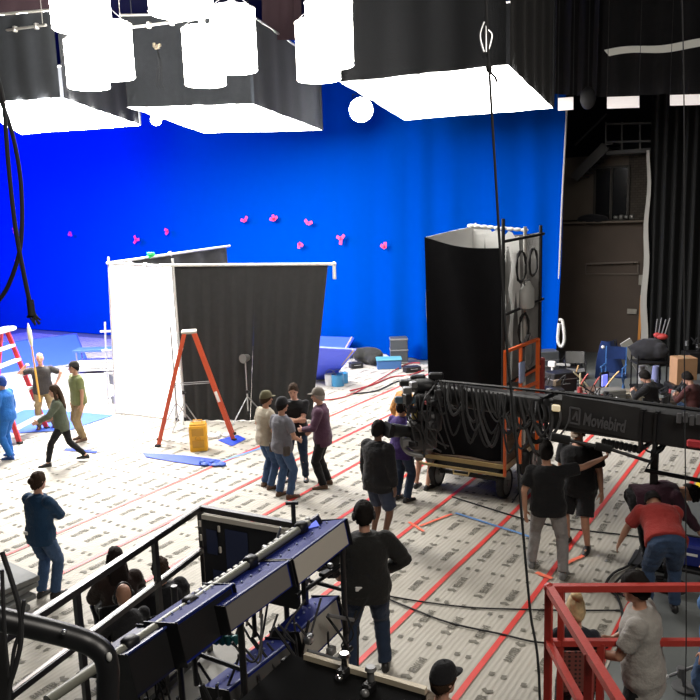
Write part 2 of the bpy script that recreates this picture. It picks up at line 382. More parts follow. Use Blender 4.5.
# ------------------------------------------------------------------ common materials
BLK = mat('black_metal', (.007, .007, .008), .5); BLKF = fab('black_cloth', (.013, .013, .015)); STEEL = mat('steel', (.45, .46, .47), .35, .9)
RUB = mat('rubber', (.015, .015, .016), .8); WHT = mat('white_paint', (.75, .75, .73), .5); CHROME = mat('chrome', (.7, .7, .7), .2, 1.)
GREYM = mat('grey_metal', (.22, .22, .22), .45, .5); ORG = mat('orange_paint', (.80, .13, .02), .5); YEL = mat('yellow_paint', (.80, .40, .01), .5, var=.1)
RED = mat('red_paint', (.38, .035, .025), .42, var=.15, scale=12, bump=.1); TAPE = mat('red_tape', (.62, .045, .035), .55, var=.1, scale=3)
WOOD = mat('pale_wood', (.42, .30, .16), .6, var=.25, scale=5); DKW = mat('dark_wood', (.10, .055, .03), .6, var=.2); CARD = mat('cardboard', (.36, .20, .10), .85, var=.1)
BLU = mat('blue_paint', (.008, .045, .50), .6, var=.08); BLUL = mat('blue_vinyl', (.028, .085, .40), .55, var=.1)

# ------------------------------------------------------------------ shell of the stage
s_ = MB(); s_.add([(-42, -8, 0), (10, -8, 0), (10, 28, 0), (-42, 28, 0)], [(0, 1, 2, 3)]); struct(s_, 'floor', mat('concrete', (.135, .145, .14), .55, var=.18, scale=1.6, bump=.1, bscale=12))
wallm = mat('stage_wall', (.012, .012, .013), .9, var=.25, scale=2)
struct(MB().box((-16, 28.1, 6.5), (52.4, .2, 13)), 'wall_back', wallm)
struct(MB().box((-42.1, 10, 6.5), (.2, 36, 13)), 'wall_left', wallm)
struct(MB().box((10.1, 10, 6.5), (.2, 36, 13)), 'wall_right', wallm)
struct(MB().box((-16, -8.1, 6.5), (52.4, .2, 13)), 'wall_front', wallm)
struct(MB().box((-16, 10, 13.1), (52.4, 36.4, .2)), 'ceiling', wallm)

# paper floor protection: ribbed board in strips 1.165 m wide, printed
def ribbed():
    m = mat('ribbed_paper', (.50, .475, .42), .75); nt = m.node_tree; b = nt.nodes['Principled BSDF']; N = nt.nodes.new; L = nt.links.new
    tc = N('ShaderNodeTexCoord'); w = N('ShaderNodeTexWave'); w.wave_type = 'BANDS'; w.bands_direction = 'X'; w.inputs['Scale'].default_value = 5.2; w.inputs['Distortion'].default_value = .15
    L(tc.outputs['Object'], w.inputs['Vector'])
    n = N('ShaderNodeTexNoise'); n.inputs['Scale'].default_value = .9; n.inputs['Detail'].default_value = 6; L(tc.outputs['Object'], n.inputs['Vector'])
    a = N('ShaderNodeMix'); a.data_type = 'RGBA'; a.inputs[6].default_value = (.385, .362, .31, 1); a.inputs[7].default_value = (.44, .415, .362, 1); L(w.outputs['Fac'], a.inputs[0])
    c = N('ShaderNodeMix'); c.data_type = 'RGBA'; c.blend_type = 'MULTIPLY'; c.inputs[0].default_value = .6; L(a.outputs[2], c.inputs[6])
    rp = N('ShaderNodeValToRGB'); rp.color_ramp.elements[0].position = .3; rp.color_ramp.elements[0].color = (.84, .82, .79, 1); rp.color_ramp.elements[1].position = .65; rp.color_ramp.elements[1].color = (1, 1, 1, 1)
    L(n.outputs['Fac'], rp.inputs[0]); L(rp.outputs[0], c.inputs[7]); L(c.outputs[2], b.inputs['Base Color'])
    bp = N('ShaderNodeBump'); bp.inputs['Strength'].default_value = .25; bp.inputs['Distance'].default_value = .01; L(w.outputs['Fac'], bp.inputs['Height']); L(bp.outputs['Normal'], b.inputs['Normal'])
    return m
paper = ribbed()
X0 = -1.70; PW = 1.165; NS = 25
pb = MB()
for k in range(NS):
    x1 = X0-k*PW; y1 = 21.6 if k > 3 else 17.8
    pb.sheet((x1-PW+.004, 3.2, .006), (x1-.004, 3.2, .006), (x1-.004, y1, .006), (x1-PW+.004, y1, .006), 2, 60, lambda u, v, k=k: V(0, 0, .004*noise.noise(V(u*2, v*40, k*3))))
flo = struct(pb, 'flooring', paper)
# lettering printed on the paper
cu = bpy.data.curves.new('txt', 'FONT'); cu.body = 'BAUSTER'; cu.size = .125; cu.align_x = 'CENTER'; cu.align_y = 'CENTER'; cu.resolution_u = 1; cu.offset = .004; cu.space_character = .92
to = bpy.data.objects.new('txt', cu); COL.objects.link(to)
tm = bpy.data.meshes.new_from_object(to.evaluated_get(bpy.context.evaluated_depsgraph_get()))
TV = [Vector((v.co.x*.62, v.co.y, 0)) for v in tm.vertices]; TF = [tuple(p.vertices) for p in tm.polygons]
bpy.data.objects.remove(to); bpy.data.curves.remove(cu)
# the diamond-shaped mark beside the word, and the small twin marks between rows
MV = [V(.19, 0, 0), V(.23, .06, 0), V(.275, .03, 0), V(.245, .0, 0), V(.275, -.05, 0), V(.225, -.065, 0)]; MF = [(0, 3, 2, 1), (0, 5, 4, 3)]
lm = MB(); sm_ = MB()
def stamp(dst, vs, fs, c, ang, z=.0135):
    ca, sa = math.cos(ang), math.sin(ang); dst.add([(c[0]+v.x*ca-v.y*sa, c[1]+v.x*sa+v.y*ca, z) for v in vs], fs)
for k in range(NS):
    xr = X0-k*PW; fl = k % 2; ymax = 21.3 if k > 3 else 17.5
    for c in range(3):
        x = xr-.235-c*.352
        y = 3.45 + (.0 if not fl else .31) + random.uniform(-.03, .03) + .23*c*0
        while y < ymax:
            if True:
                stamp(lm, TV, TF, (x, y), PI/2 if not fl else -PI/2)
                stamp(lm, MV, MF, (x, y), PI/2 if not fl else -PI/2)
                for q in (-.065, .065):
                    sq = [V(-.035, -.03, 0), V(.01, -.035, 0), V(.035, -.015, 0), V(.015, .0, 0), V(.035, .03, 0), V(-.022, .035, 0)]
                    stamp(sm_, sq, [(0, 1, 2, 3, 4, 5)], (x+q, y+.53 if not fl else y+.42), .3)
            y += .965
tag(lm.build('printed_lettering', mat('print_ink', (.155, .145, .118), .8), flo), kind='stuff', label='grey printed words on the paper')
tag(sm_.build('printed_mark', mat('print_ink', (0, 0, 0)), flo), kind='stuff')

# tape lines
names = ['edge of the bare concrete', None]
TL = [(-1.78, 4.5, 15.5, 'red tape line at the very edge of the paper beside bare concrete'), (-2.86, 3.4, 17.4, 'red tape line running beneath the sound pole and two walking feet, second from bare concrete'),
      (-4.02, 3.4, 17.4, 'red tape line passing under the cart wheel nearer the crane'), (-5.18, 3.4, 17.4, 'red tape line ending in front of the outer cart wheel'),
      (-6.34, 5.9, 21, 'red tape line passing behind the man in navy shorts'), (-7.50, 6.2, 21, 'red tape line just in front of the four talking men'),
      (-8.70, 6.2, 21, 'red tape line passing behind the feet of the four talking men'), (-9.95, 6.2, 20.5, 'red tape line between the yellow crate and the talking men')]
for x, y0, y1, lb in TL:
    m = MB(); n = 30; m.sheet((x-.034, y0, .016), (x+.034, y0, .016), (x+.034, y1, .016), (x-.034, y1, .016), 1, n, lambda u, v, x=x: V(.02*noise.noise(V(v*5, x, 0)), 0, 0))
    single(m, 'tape_line', TAPE, lb, 'tape', 'red tape lines on the floor')
def strip(name, m, a, b, w, label, cat='tape', z=.018, n=6, wob=.02):
    a, b = Vector(a), Vector(b); a.z = b.z = z; d = (b-a).normalized(); s = V(-d.y, d.x, 0)*w/2
    mb = MB().sheet(a-s, a+s, b+s, b-s, 1, n, lambda u, v: V(wob*noise.noise(V(v*4, a.x, a.y)), wob*noise.noise(V(a.x, v*4, 9)), 0)); return single(mb, name, m, label, cat)
BT = mat('pale_blue_tape', (.14, .30, .62), .6); PT = mat('orange_tape', (.85, .17, .09), .6)
strip('tape_strip', BT, G(455, 514), G(530, 538), .05, 'pale blue tape strip on the paper in front of the cart', z=.021)
strip('tape_strip', BT, G(222, 462), G(292, 438), .07, 'pale blue tape strip leading from the blue floor sheet to the talking men')
strip('tape_strip', PT, G(420, 527), G(452, 515), .05, 'short orange tape strip on paper near the cart', z=.021)
strip('tape_strip', PT, G(409, 523), G(424, 533), .05, 'small crossing piece of orange tape on the paper', z=.024)
strip('tape_strip', PT, G(536, 574), G(552, 580), .07, 'orange tape mark under the feet of the man in grey trousers', z=.024)
strip('tape_strip', PT, G(560, 568), G(583, 557), .06, 'orange tape mark beside the bare-legged man in shorts', z=.024)
strip('tape_strip', mat('yellow_tape', (.85, .62, .03), .5), G(690, 500), G(700, 482), .10, 'yellow tape strip at the hall edge by the crane post', z=.02)
# blue sheets on the floor
def ground_poly(name, m, px, label, cat, z=.02, h=.006):
    P = [G(*p) for p in px]; b = MB(); n = len(P)
    b.add([(p.x, p.y, z) for p in P]+[(p.x, p.y, z+h) for p in P], [tuple(reversed(range(n))), tuple(range(n, 2*n))]+[(i, (i+1) % n, n+(i+1) % n, n+i) for i in range(n)])
    return single(b, name, m, label, cat, smooth=False)
ground_poly('floor_mat', BLUL, [(-6, 412), (44, 410), (114, 416), (70, 431), (16, 434), (-6, 430)], 'wide light blue floor mat under the red ladder', 'mat')
ground_poly('floor_sheet', BLU, [(143, 454), (165, 455), (190, 457), (221, 461), (214, 467), (196, 466), (170, 462), (146, 458)], 'strip of blue sheeting on the floor before the yellow crate', 'sheet')
ground_poly('floor_sheet', BLU, [(218, 441), (238, 436), (246, 440), (232, 447)], 'small blue sheet under the foot of the orange ladder', 'sheet')
ground_poly('floor_sheet', BLU, [(66, 449), (98, 452), (96, 454), (64, 451)], 'thin scrap of blue sheet near the walking woman', 'sheet')

# ------------------------------------------------------------------ blue screen
SY = 22.3
scr = thing('blue_screen', 'huge bright blue chroma screen curtain across the back of the stage', 'backdrop', (-18, SY, 0))
def folds(u, v):
    x = -41+u*34.35
    am = max(0, min(1, (x+17)/6))*(.10+.90*(1-v)**1.6)
    y = am*(.10*math.sin(x*5.2+.8*math.sin(x*1.7))+.05*noise.noise(V(x*3, v*2, 0)))+.03*noise.noise(V(x*.8, v*3, 3))
    fl = max(0, (x+8.2)/1.5)**2*max(0, 1-v*3.2)
    return V(-.25*fl*0, y-.3*fl, 0)
SCRM = mat('chroma_blue', (.0, .039, .27), .9, var=.05, scale=3, bump=.15, bscale=4, spec=.0)
b = MB(scr.location); b.sheet((-41, SY, .03), (-6.65, SY, .03), (-6.5, SY, 11), (-41, SY, 11), 420, 30, folds); b.build('cloth', SCRM, scr, True)
b = MB(scr.location); b.tube([(-41, SY+.05, 11.03), (-6.4, SY+.05, 11.03)], .04, 10); b.build('top_pipe', GREYM, scr, True)
b = MB(scr.location); b.tube([PY(567, 108, SY-.05), PY(562, 200, SY-.05), PY(556.5, 340, SY-.05)], .028, 8); b.build('edge_rope', mat('pale_rope', (.4, .38, .36), .8), scr, True)
# tracking marks
PK = mat('pink_tape', (.85, .04, .14), .6, emit=(.85, .04, .14), es=.12)
for i, (x, y, lb) in enumerate([(15, 230, 'pink tracking mark on the blue screen beside the hanging cable'), (17, 263, 'pink tracking mark just below the crossing of the hanging cables'), (70, 232, 'pink tracking mark high above the bald man with the pole'),
    (136, 240, 'pink tracking mark directly above the white panel edge'), (168, 231, 'pink tracking mark above the middle of the cloth booth'), (245, 221, 'pink tracking mark, highest one above the dark cloth'), (274, 220, 'pink tracking mark, second of the high pair above the dark cloth'),
    (308, 224, 'pink tracking mark nearest above the pipe corner fitting'), (299, 243, 'pink tracking mark lowest above the pipe of the dark cloth'), (341, 239, 'pink tracking mark just past the pipe end'), (385, 248, 'pink tracking mark between the booth pipe and the cloth tower')]):
    p = PY(x, y, SY-.22); m = MB(); a0 = random.uniform(0, 6)
    for q in range(2 if i % 3 else 3):
        an = a0+q*(1.9 if i % 2 else 1.1); d = V(math.cos(an), 0, math.sin(an)); m.bar(p, p+d*.19, .105, .012, up=(0, 1, 0))
    single(m, 'tracking_mark', PK, lb, 'tape mark', 'pink tracking marks on the blue screen', smooth=False)

# ------------------------------------------------------------------ overhead soft boxes
SK = fab('skirt_cloth', (.034, .037, .042)); SKW = fab('skirt_dark', (.003, .0033, .004))
def softbox(label, Pn, z, hgt, strength, skm, sag=.12):
    P = [G(x, y, z) for x, y in Pn]; c = sum(P, V(0, 0, 0))/4
    t = thing('overhead_softbox', label, 'softbox', (c.x, c.y, z), 0, 'overhead soft boxes'); o = t.location
    b = MB(o); b.sheet(P[0], P[3], P[2], P[1], 16, 16, lambda u, v: V(0, 0, -sag*math.sin(PI*u)*math.sin(PI*v)+.03*noise.noise(V(u*6, v*6, z)))); b.build('diffuser', glow('softbox_glow_%d' % int(strength*10), (1, .97, .93), strength), t, True)
    T = [p+V(0, 0, hgt) for p in P]
    for i in range(4):
        j = (i+1) % 4; b = MB(o); b.sheet(P[i]+V(0, 0, .0), P[j], T[j], T[i], 24, 8, lambda u, v, i=i: V(.03*math.sin(u*30+i), .03*math.cos(u*23), .03*noise.noise(V(u*9, i, 0))*(1-v)))
        b.build('skirt', skm, t, True)
    for i in range(4):
        j = (i+1) % 4; b = MB(o); b.tube([T[i]+V(0, 0, .03), T[j]+V(0, 0, .03)], .03, 8); b.build('frame_pipe', mat('bright_pipe', (.6, .58, .54), .35, .4), t, True)
    for i in range(4): 
        b = MB(o); b.tube([T[i]+V(0, 0, .03), (T[i].x, T[i].y, 13.0)], .012, 6); b.build('hanging_cable', BLK, t, True)
    return t
softbox('wide overhead soft box with glowing underside, beside the hanging cables', [(-34, 104), (62, 98), (140, 125), (22, 134)], 7.4, 1.75, 95, SK)
softbox('middle overhead soft box with glowing underside above the cloth booth', [(127, 107), (253, 104), (322, 130), (205, 133)], 7.4, 2.0, 12, SK)
softbox('largest overhead soft box with glowing underside beside the hanging rope', [(340, 82), (508, 65), (553, 108), (405, 120)], 7.2, 2.6, 11, SKW, .1)

# space-light lanterns
LG = glow('lantern_glow', (1, .965, .90), 27)
def lantern(px, py, w, h, dep, label):
    p = D(px, py, dep); rr = w/2*dep/F_PX; hh = h*dep/F_PX
    t = thing('lantern', label, 'lantern', (p.x, p.y, p.z-hh/2), 0, 'white drum lanterns hanging over the stage'); o = V(0, 0, 0)
    b = MB(); b.loft([[V(rr*k*math.cos(a), rr*k*math.sin(a), z) for a in (2*PI*i/28 for i in range(28))] for k, z in ((.2, .01), (.97, 0), (1, .03), (1, hh-.03), (.97, hh), (.2, hh))]); b.build('shade', LG, t, True)
    for z in (.02, hh-.02):
        b = MB(); b.tube([V((rr+.008)*math.cos(a), (rr+.008)*math.sin(a), z) for a in (2*PI*i/24 for i in range(25))], .012, 6); b.build('hoop', mat('lantern_hoop', (.5, .48, .45), .5), t, True)
    b = MB(); b.cyl((0, 0, hh), (0, 0, hh+.16), .07, 12); b.tube([(0, 0, hh+.15), (0, 0, 12.98-p.z+hh/2)], .012, 6)
    for k in range(3): b.tube([(rr*.95*math.cos(k*2.1), rr*.95*math.sin(k*2.1), hh), (0, 0, hh+.3)], .006, 5)
    b.build('hanger', GREYM, t, True)
for a in [(80, 2, 58, 52, 13.2, 'biggest drum lantern cut by the top edge of the view, beside the pale pipe'), (111, 51, 43, 52, 14.2, 'drum lantern hanging just behind the lowest one over the wide soft box'), (87, 64, 41, 46, 14.8, 'lowest white drum lantern over the wide soft box'),
          (204, 57, 41, 54, 14.6, 'lower of the two drum lanterns above the middle soft box'), (233.5, 40, 45, 60, 13.6, 'upper of the two drum lanterns above the middle soft box'), (318, 51, 44, 56, 12.6, 'drum lantern partly hidden behind its twin near the large soft box'),
          (329.5, 34, 47, 62, 11.6, 'drum lantern in front of its twin near the large soft box'), (180, -8, 64, 40, 12.0, 'drum lantern showing only its bottom rim at the top of the view')]: lantern(*a)

# round lamps shining from behind the boxes
def par_lamp(px, py, r, Y, label, es):
    p = PY(px, py, Y); t = thing('stage_lamp', label, 'lamp', p, 0); d = (V(-3, 2, 1.5)-p).normalized(); o = V(0, 0, 0)
    b = MB(); b.cyl(d*-.05, d*-.45, r*1.05, 20, r*.6); b.build('housing', BLK, t, True)
    b = MB(); b.ball(d*-.02, (r, r, r), 18, 12); b.build('lens', glow('lamp_lens_%d' % es, (1, .98, .94), es), t, True)
    b = MB(); b.tube([d*-.2+V(-.3, 0, 0), d*-.2+V(-.3, 0, .45), d*-.2+V(.3, 0, .45), d*-.2+V(.3, 0, 0)], .018, 6); b.tube([d*-.2+V(0, 0, .45), (d.x*-.2, d.y*-.2, 12.98-p.z)], .015, 6); b.build('yoke', BLK, t, True)
par_lamp(361, 110, .36, 20.9, 'big round shining lamp beyond the large soft box', 60)
par_lamp(156, 120, .20, 20.9, 'small round shining lamp below the gap between two soft boxes', 40)
# clamps and cables on the skirt of the middle box, pale pipes
def clampcable(px, py, Y, L, label):
    p = PY(px, py, Y); t = thing('clamp', label, 'clamp', p)
    b = MB(); b.bbox((0, 0, 0), (.16, .06, .10), .02); b.bbox((-.08, 0, .05), (.06, .07, .1), .015); b.bbox((.09, 0, .03), (.05, .06, .06), .01); b.build('jaw', mat('brass', (.5, .42, .3), .4, .6), t)
    for k in range(3):
        b = MB(); b.tube([V(0, 0, -.04), V(.03+.05*k, -.03, -.4*L), V(-.08+.09*k, -.03, -.8*L), V(.02+.08*k, -.03, -L)], .008, 5, 4); b.build('cable', BLK, t, True)
clampcable(157, 47, 13.0, .9, 'pale clamp with trailing cables on the middle soft box skirt')

# ------------------------------------------------------------------ dark hangings at the far end
def teaser(label, pts, Y, m=BLKF):
    P = [PY(x, y, Y) for x, y in pts]; b = MB(); b.sheet(P[0], P[1], P[2], P[3], 30, 8, lambda u, v: V(0, .06*math.sin(u*40), 0)); return single(b, 'black_teaser', m, label, 'curtain')
teaser('black border cloth hanging high beside the large soft box', [(520, 92), (606, 97), (612, -60), (520, -60)], 21.2)
tz = teaser('black border cloth with a white hem high over the stairs', [(600, 97), (760, 90), (760, -70), (606, -60)], 18.2)
b = MB(); A, B_, C_, D_ = [PY(x, y, 18.1) for x, y in ((604, 50), (720, 37.5), (720, 46), (609, 56))]
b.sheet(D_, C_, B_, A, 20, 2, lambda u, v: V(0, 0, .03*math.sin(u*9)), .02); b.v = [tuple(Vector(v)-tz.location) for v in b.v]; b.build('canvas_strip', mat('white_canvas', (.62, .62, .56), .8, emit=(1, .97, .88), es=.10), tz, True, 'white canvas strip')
for i, (x0, x1, y0, y1, lb) in enumerate([(558, 573, 97.5, 110, 'small white hanging panel at the edge of the blue screen'), (607, 639, 96.5, 108, 'white hanging panel over the dark stairs'), (670, 706, 94.5, 105, 'white hanging panel over the black curtain')]):
    t = thing('hanging_fixture', lb, 'light panel', PY((x0+x1)/2, y1, 17.6), 0, 'white hanging panels in a row'); o = t.location  # light fixtures rather than reflectors, so their panels emit slightly
    P = [PY(*q, 17.6) for q in ((x0, y1+.5), (x1, y1-.5), (x1, y0-.5), (x0, y0+.5))]
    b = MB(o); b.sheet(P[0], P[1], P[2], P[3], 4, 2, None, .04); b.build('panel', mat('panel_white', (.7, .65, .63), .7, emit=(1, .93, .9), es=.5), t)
    b = MB(o)
    for q in (2, 3): b.tube([P[q], (P[q].x, P[q].y, 13.0)], .006, 5)
    b.build('wire', BLK, t, True)
b = MB(); p = PY(588, 98, 17.6); b.ball(p, (.17, .16, .24), 16, 10); b.tube([p, (p.x, p.y, 13.0)], .015, 6); single(b, 'hanging_speaker', mat('speaker_black', (.012, .012, .014), .7), 'round black speaker hanging between white panels', 'speaker')
# black tab curtain, pleated
P = [PY(x, y, 24) for x, y in ((644, 345), (720, 372), (720, 90), (652, 104))]
tb = thing('black_curtain', 'tall pleated black curtain beside the brown wall', 'curtain', (P[0].x, 24, 0))
b = MB(tb.location); b.sheet((P[0].x, 24, .02), (-1.0, 24, .02), (-1.0, 24, 8.2), (P[3].x, 24, 8.2), 160, 6, lambda u, v: V(0, .11*math.sin(u*85)+.05*math.sin(u*33), 0)); b.build('cloth', mat('tab_black', (.002, .0025, .003), .9), tb, True)
b = MB(tb.location); b.sheet((P[0].x-.12, 23.92, .3), (P[0].x+.1, 23.92, .3), (P[3].x+.02, 23.92, 6.3), (P[3].x-.06, 23.92, 6.3), 4, 20, lambda u, v: V(.03*math.sin(v*17), .03*math.sin(v*11), 0)); b.build('white_lining', mat('lining', (.33, .32, .30), .8), tb, True)
b = MB(tb.location); b.tube([(P[3].x-.2, 24, 8.25), (-.8, 24, 8.25)], .04, 8); b.build('track', GREYM, tb, True)

# brown building inside the hall (far end)
BR = mat('brown_wall', (.085, .064, .050), .85, var=.2, scale=1.2); BR2 = mat('brown_upper', (.12, .097, .075), .85, var=.15, scale=1.5)
def slab(name, x0, y0, x1, y1, Y, thick, m, top=None):
    p, q = PY(x0, y1, Y), PY(x1, y0, Y); b = MB().box(((p.x+q.x)/2, Y+thick/2, (max(p.z, 0)+q.z)/2), (q.x-p.x, thick, q.z-max(p.z, 0))); return struct(b, name, m)
slab('wall_brown_lower', 540, 222, 652, 420, 25.6, .4, BR); slab('wall_brown_upper', 540, 152, 652, 221, 26.1, .4, BR2)
def brickm():
    m = mat('brick_dark', (.06, .05, .04), .9); nt = m.node_tree; bk = nt.nodes.new('ShaderNodeTexBrick'); bk.inputs['Scale'].default_value = 3.2; bk.inputs['Color1'].default_value = (.075, .062, .048, 1); bk.inputs['Color2'].default_value = (.055, .045, .036, 1); bk.inputs['Mortar'].default_value = (.03, .026, .022, 1)
    tc = nt.nodes.new('ShaderNodeTexCoord'); mp = nt.nodes.new('ShaderNodeMapping'); mp.inputs['Rotation'].default_value = (PI/2, 0, 0); nt.links.new(tc.outputs['Object'], mp.inputs[0]); nt.links.new(mp.outputs[0], bk.inputs['Vector']); nt.links.new(bk.outputs['Color'], nt.nodes['Principled BSDF'].inputs['Base Color']); return m
slab('wall_brick', 627, 152, 651, 222, 26.02, .1, brickm())
wb = slab('window_1', 594, 166, 629, 221, 25.98, .1, mat('dark_glass', (.008, .008, .009), .15))
p0, p1 = PY(594, 221, 25.95), PY(629, 166, 25.95)
b = MB()
for x in (p0.x, (p0.x+p1.x)/2, p1.x): b.box((x, 25.94, (p0.z+p1.z)/2), (.07, .06, p1.z-p0.z))
for z in (p0.z, p1.z): b.box(((p0.x+p1.x)/2, 25.94, z), (p1.x-p0.x, .06, .07))
b.build('window_frame', mat('frame_dark', (.03, .025, .02), .6), wb)
struct(MB().box((PY(600, 222, 25.5).x, 25.5, PY(600, 222, 25.5).z), (4.6, .5, .06)), 'trim_1', BR2)
# ledge items, rail on the wall, plates
b = MB(); p = PY(624, 219, 25.4)
for k in range(4): b.bbox(p+V(-.25+.16*k, 0, .06), (.13, .12, .1+.05*(k % 2)), .02)
single(b, 'small_projector', mat('dull_silver', (.16, .16, .15), .4, .5), 'small pale fixture lying on the ledge below the dark window', 'fixture')
b = MB(); p = PY(591, 219, 25.4); b.ball(p, (.45, .2, .16), 14, 8); b.ball(p+V(.25, 0, -.02), (.3, .2, .14), 12, 8); single(b, 'cloth_bundle', BLKF, 'dark cloth bundle lying on the brown ledge', 'bundle')
t = thing('wall_rail', 'thin horizontal handrail fixed to the brown wall', 'handrail', PY(612, 263, 25.5))
b = MB(t.location); a, c = PY(586, 264, 25.45), PY(638, 262, 25.45); b.bar(a, c, .05, .05); b.build('bar', mat('rail_brown', (.12, .095, .075), .5), t)
for q in (.08, .5, .92): 
    b = MB(t.location); b.bar(a.lerp(c, q), a.lerp(c, q)+V(0, .12, -.06), .03); b.build('bracket', BLK, t)
t = thing('wall_recess', 'shallow boxed panel below the handrail on the brown wall', 'wall panel', PY(612, 270, 25.55))
b = MB(t.location)
a, c = PY(586, 274, 25.56), PY(638, 274, 25.56); d, e = PY(586, 265, 25.56), PY(638, 265, 25.56)
b.bar(a, c, .04); b.bar(a, d, .04); b.bar(c, e, .04); b.build('border', mat('rail_brown', (0, 0, 0)), t)
for (x, y, lb) in ((632, 311.5, 'pale notice plate low on the brown wall'), (641, 280, 'pale plate higher on the brown wall by the orange post')):
    p = PY(x, y, 25.55); t = thing('wall_plate', lb, 'sign', p); MB().bbox((0, 0, 0), (.30 if x < 640 else .14, .03, .17 if x < 640 else .32), .01).build('plate', mat('plate_pale', (.32, .30, .26), .7), t); 
    b = MB(); [b.bbox((sx*(.12 if x < 640 else .05), -.018, 0), (.015, .01, .015), .003) for sx in (-1, 1)]; b.build('screw', GREYM, t)
b = MB(); a, c = PY(642, 295, 24.6), PY(638.5, 345, 24.6); b.bar(V(a.x, a.y, a.z), V(c.x, c.y, .0), .13, .08); single(b, 'timber_post', mat('orange_wood', (.55, .22, .04), .6), 'orange wooden post leaning by the black curtain', 'post', smooth=False)
# dark stairs with handrail high at the far end
t = thing('metal_stairs', 'dark metal stairs and landing rail above the brown wall', 'stairs', PY(600, 160, 25.2)); DK = mat('stair_dark', (.045, .043, .042), .6)
L0 = t.location
a, c = PY(574, 178, 25.0), PY(606, 146, 25.0)
b = MB(L0); b.bar(a, c, .10, .3); b.build('stringer', DK, t)
for k in range(9):
    b = MB(L0); p = a.lerp(c, k/8); b.box(p+V(.05, .5, .05), (.32, 1.0, .04)); b.build('tread', DK, t)
for y in (142, 124): 
    b = MB(L0); b.bar(PY(606, y, 25.0), PY(652, y-1, 25.0), .06); b.build('rail', DK, t)
b = MB(L0); b.bar(a+V(0, 0, 1.0), c+V(0, 0, .95), .06); b.build('rail', DK, t)
for x in (606, 622, 640): 
    b = MB(L0); b.bar(PY(x, 152, 25.0), PY(x, 122, 25.0), .05); b.build('post', DK, t)
b = MB(L0); p, q = PY(606, 153, 25), PY(652, 153, 25); b.box(((p.x+q.x)/2, 25.5, p.z), (q.x-p.x, 1.0, .12)); b.build('landing', DK, t)
# roof trusses and catwalk far up (the dark corner above the wide box)
for i, (x0, x1, y, Y, lb) in enumerate([(0, 46, 31, 11, 'pale pipe running from the view edge to the biggest lantern'), (118, 182, 27, 11.6, 'pale pipe between the lanterns above the middle soft box')]):
    a, c = PY(x0-(14 if i == 0 else 0), y+(2 if i == 0 else 2), Y), PY(x1, y-6, Y); b = MB(); b.tube([a, c], .028, 8)
    for q in (.15, .5, .85): b.bbox(a.lerp(c, q), (.07, .09, .12), .01)
    for q in (.05, .95): b.tube([a.lerp(c, q), a.lerp(c, q)+V(0, 0, 13.0-a.z)], .008, 5)
    single(b, 'hanging_pipe', mat('bright_pipe', (0, 0, 0)), lb, 'pipe')
def truss(label, a, c, wdt=.5, m=GREYM, cat='truss'):
    a, c = Vector(a), Vector(c); t = thing('ceiling_truss', label, cat, (a+c)/2); o = t.location; d = (c-a).normalized(); s = V(-d.y, d.x, 0)*wdt/2; L = (c-a).length; n = max(2, int(L/wdt))
    for sx in (-1, 1):
        for z in (0, wdt): b = MB(o); b.tube([a+s*sx+V(0, 0, z), c+s*sx+V(0, 0, z)], .025, 6); b.build('chord', m, t, True)
    b = MB(o)
    for k in range(n):
        p, q = a.lerp(c, k/n), a.lerp(c, (k+1)/n)
        for sx in (-1, 1): b.tube([p+s*sx+V(0, 0, wdt*(k % 2)), q+s*sx+V(0, 0, wdt*((k+1) % 2))], .013, 5)
        b.tube([p+s+V(0, 0, 0), p-s], .013, 5)
    b.build('lacing', m, t, True)
truss('grey roof truss above the lanterns over the wide soft box', (-24, 11.5, 9.9), (-7, 11.5, 9.9))
b = MB(); b.sheet(D(-20, 24, 17), D(50, 20, 17), D(50, -40, 17), D(-20, -40, 17), 10, 4, lambda u, v: V(.05*math.sin(u*20), 0, 0)); single(b, 'maroon_drape', mat('maroon', (.045, .022, .028), .9), 'dark maroon drape up in the roof beside the biggest lantern', 'drape')
b = MB(); b.sheet(D(262, 40, 20), D(300, 40, 20), D(300, -20, 20), D(262, -20, 20), 8, 4, lambda u, v: V(.05*math.sin(u*20), 0, 0)); single(b, 'maroon_drape', mat('maroon', (0, 0, 0)), 'dark maroon drape in the roof between two lantern pairs', 'drape')
# ------------------------------------------------------------------ cloth booth (three-sided, open at the back)
FW = (_F*1).copy(); FW.z = 0; FW.normalize(); RT = V(_Rx.x, _Rx.y, 0).normalized()     # rough stage directions for angled pieces
A = G(185, 422); B_ = G(312, 421); C = G(116, 414); HT = 3.85
At, Bt, Ct = V(A.x, A.y, HT)-RT*.22, V(B_.x, B_.y, HT)+RT*.45, V(C.x, C.y, HT)-RT*.1
nA = (B_-A).cross(V(0, 0, 1)).normalized()
At = PL(173, 265, A, nA); Bt = PL(328, 264, A, nA); nC = (A-C).cross(V(0, 0, 1)).normalized(); Ct = PL(109, 263, C, nC); At2 = PL(171, 267, C, nC)
Dt = G(228, 246, 3.95); Dg = V(Dt.x+.1, Dt.y, 0)
booth = thing('cloth_booth', 'pipe framed booth with a glowing white side and two dark cloth drops', 'booth', ((A.x+C.x)/2, (A.y+C.y)/2, 0)); o = booth.location
def wave(amp, f, ph=0.): return lambda u, v: nA*(amp*math.sin(u*f+ph)*(1.15-v))+V(0, 0, 0)
GC = fab('grey_black_cloth', (.025, .025, .025))
mid0, mid1 = A.lerp(B_, .52), At.lerp(Bt, .54)
b = MB(o); b.sheet(A+V(0, 0, .04), mid0+V(0, 0, .04)+nA*.03, mid1, At, 60, 20, wave(.035, 34), .01); b.build('dark_drop', GC, booth, True)
b = MB(o); b.sheet(mid0+V(0, 0, .03)-nA*.03, B_+V(0, 0, .02), Bt, mid1, 60, 20, wave(.04, 30, 2), .01); b.build('dark_drop', GC, booth, True)
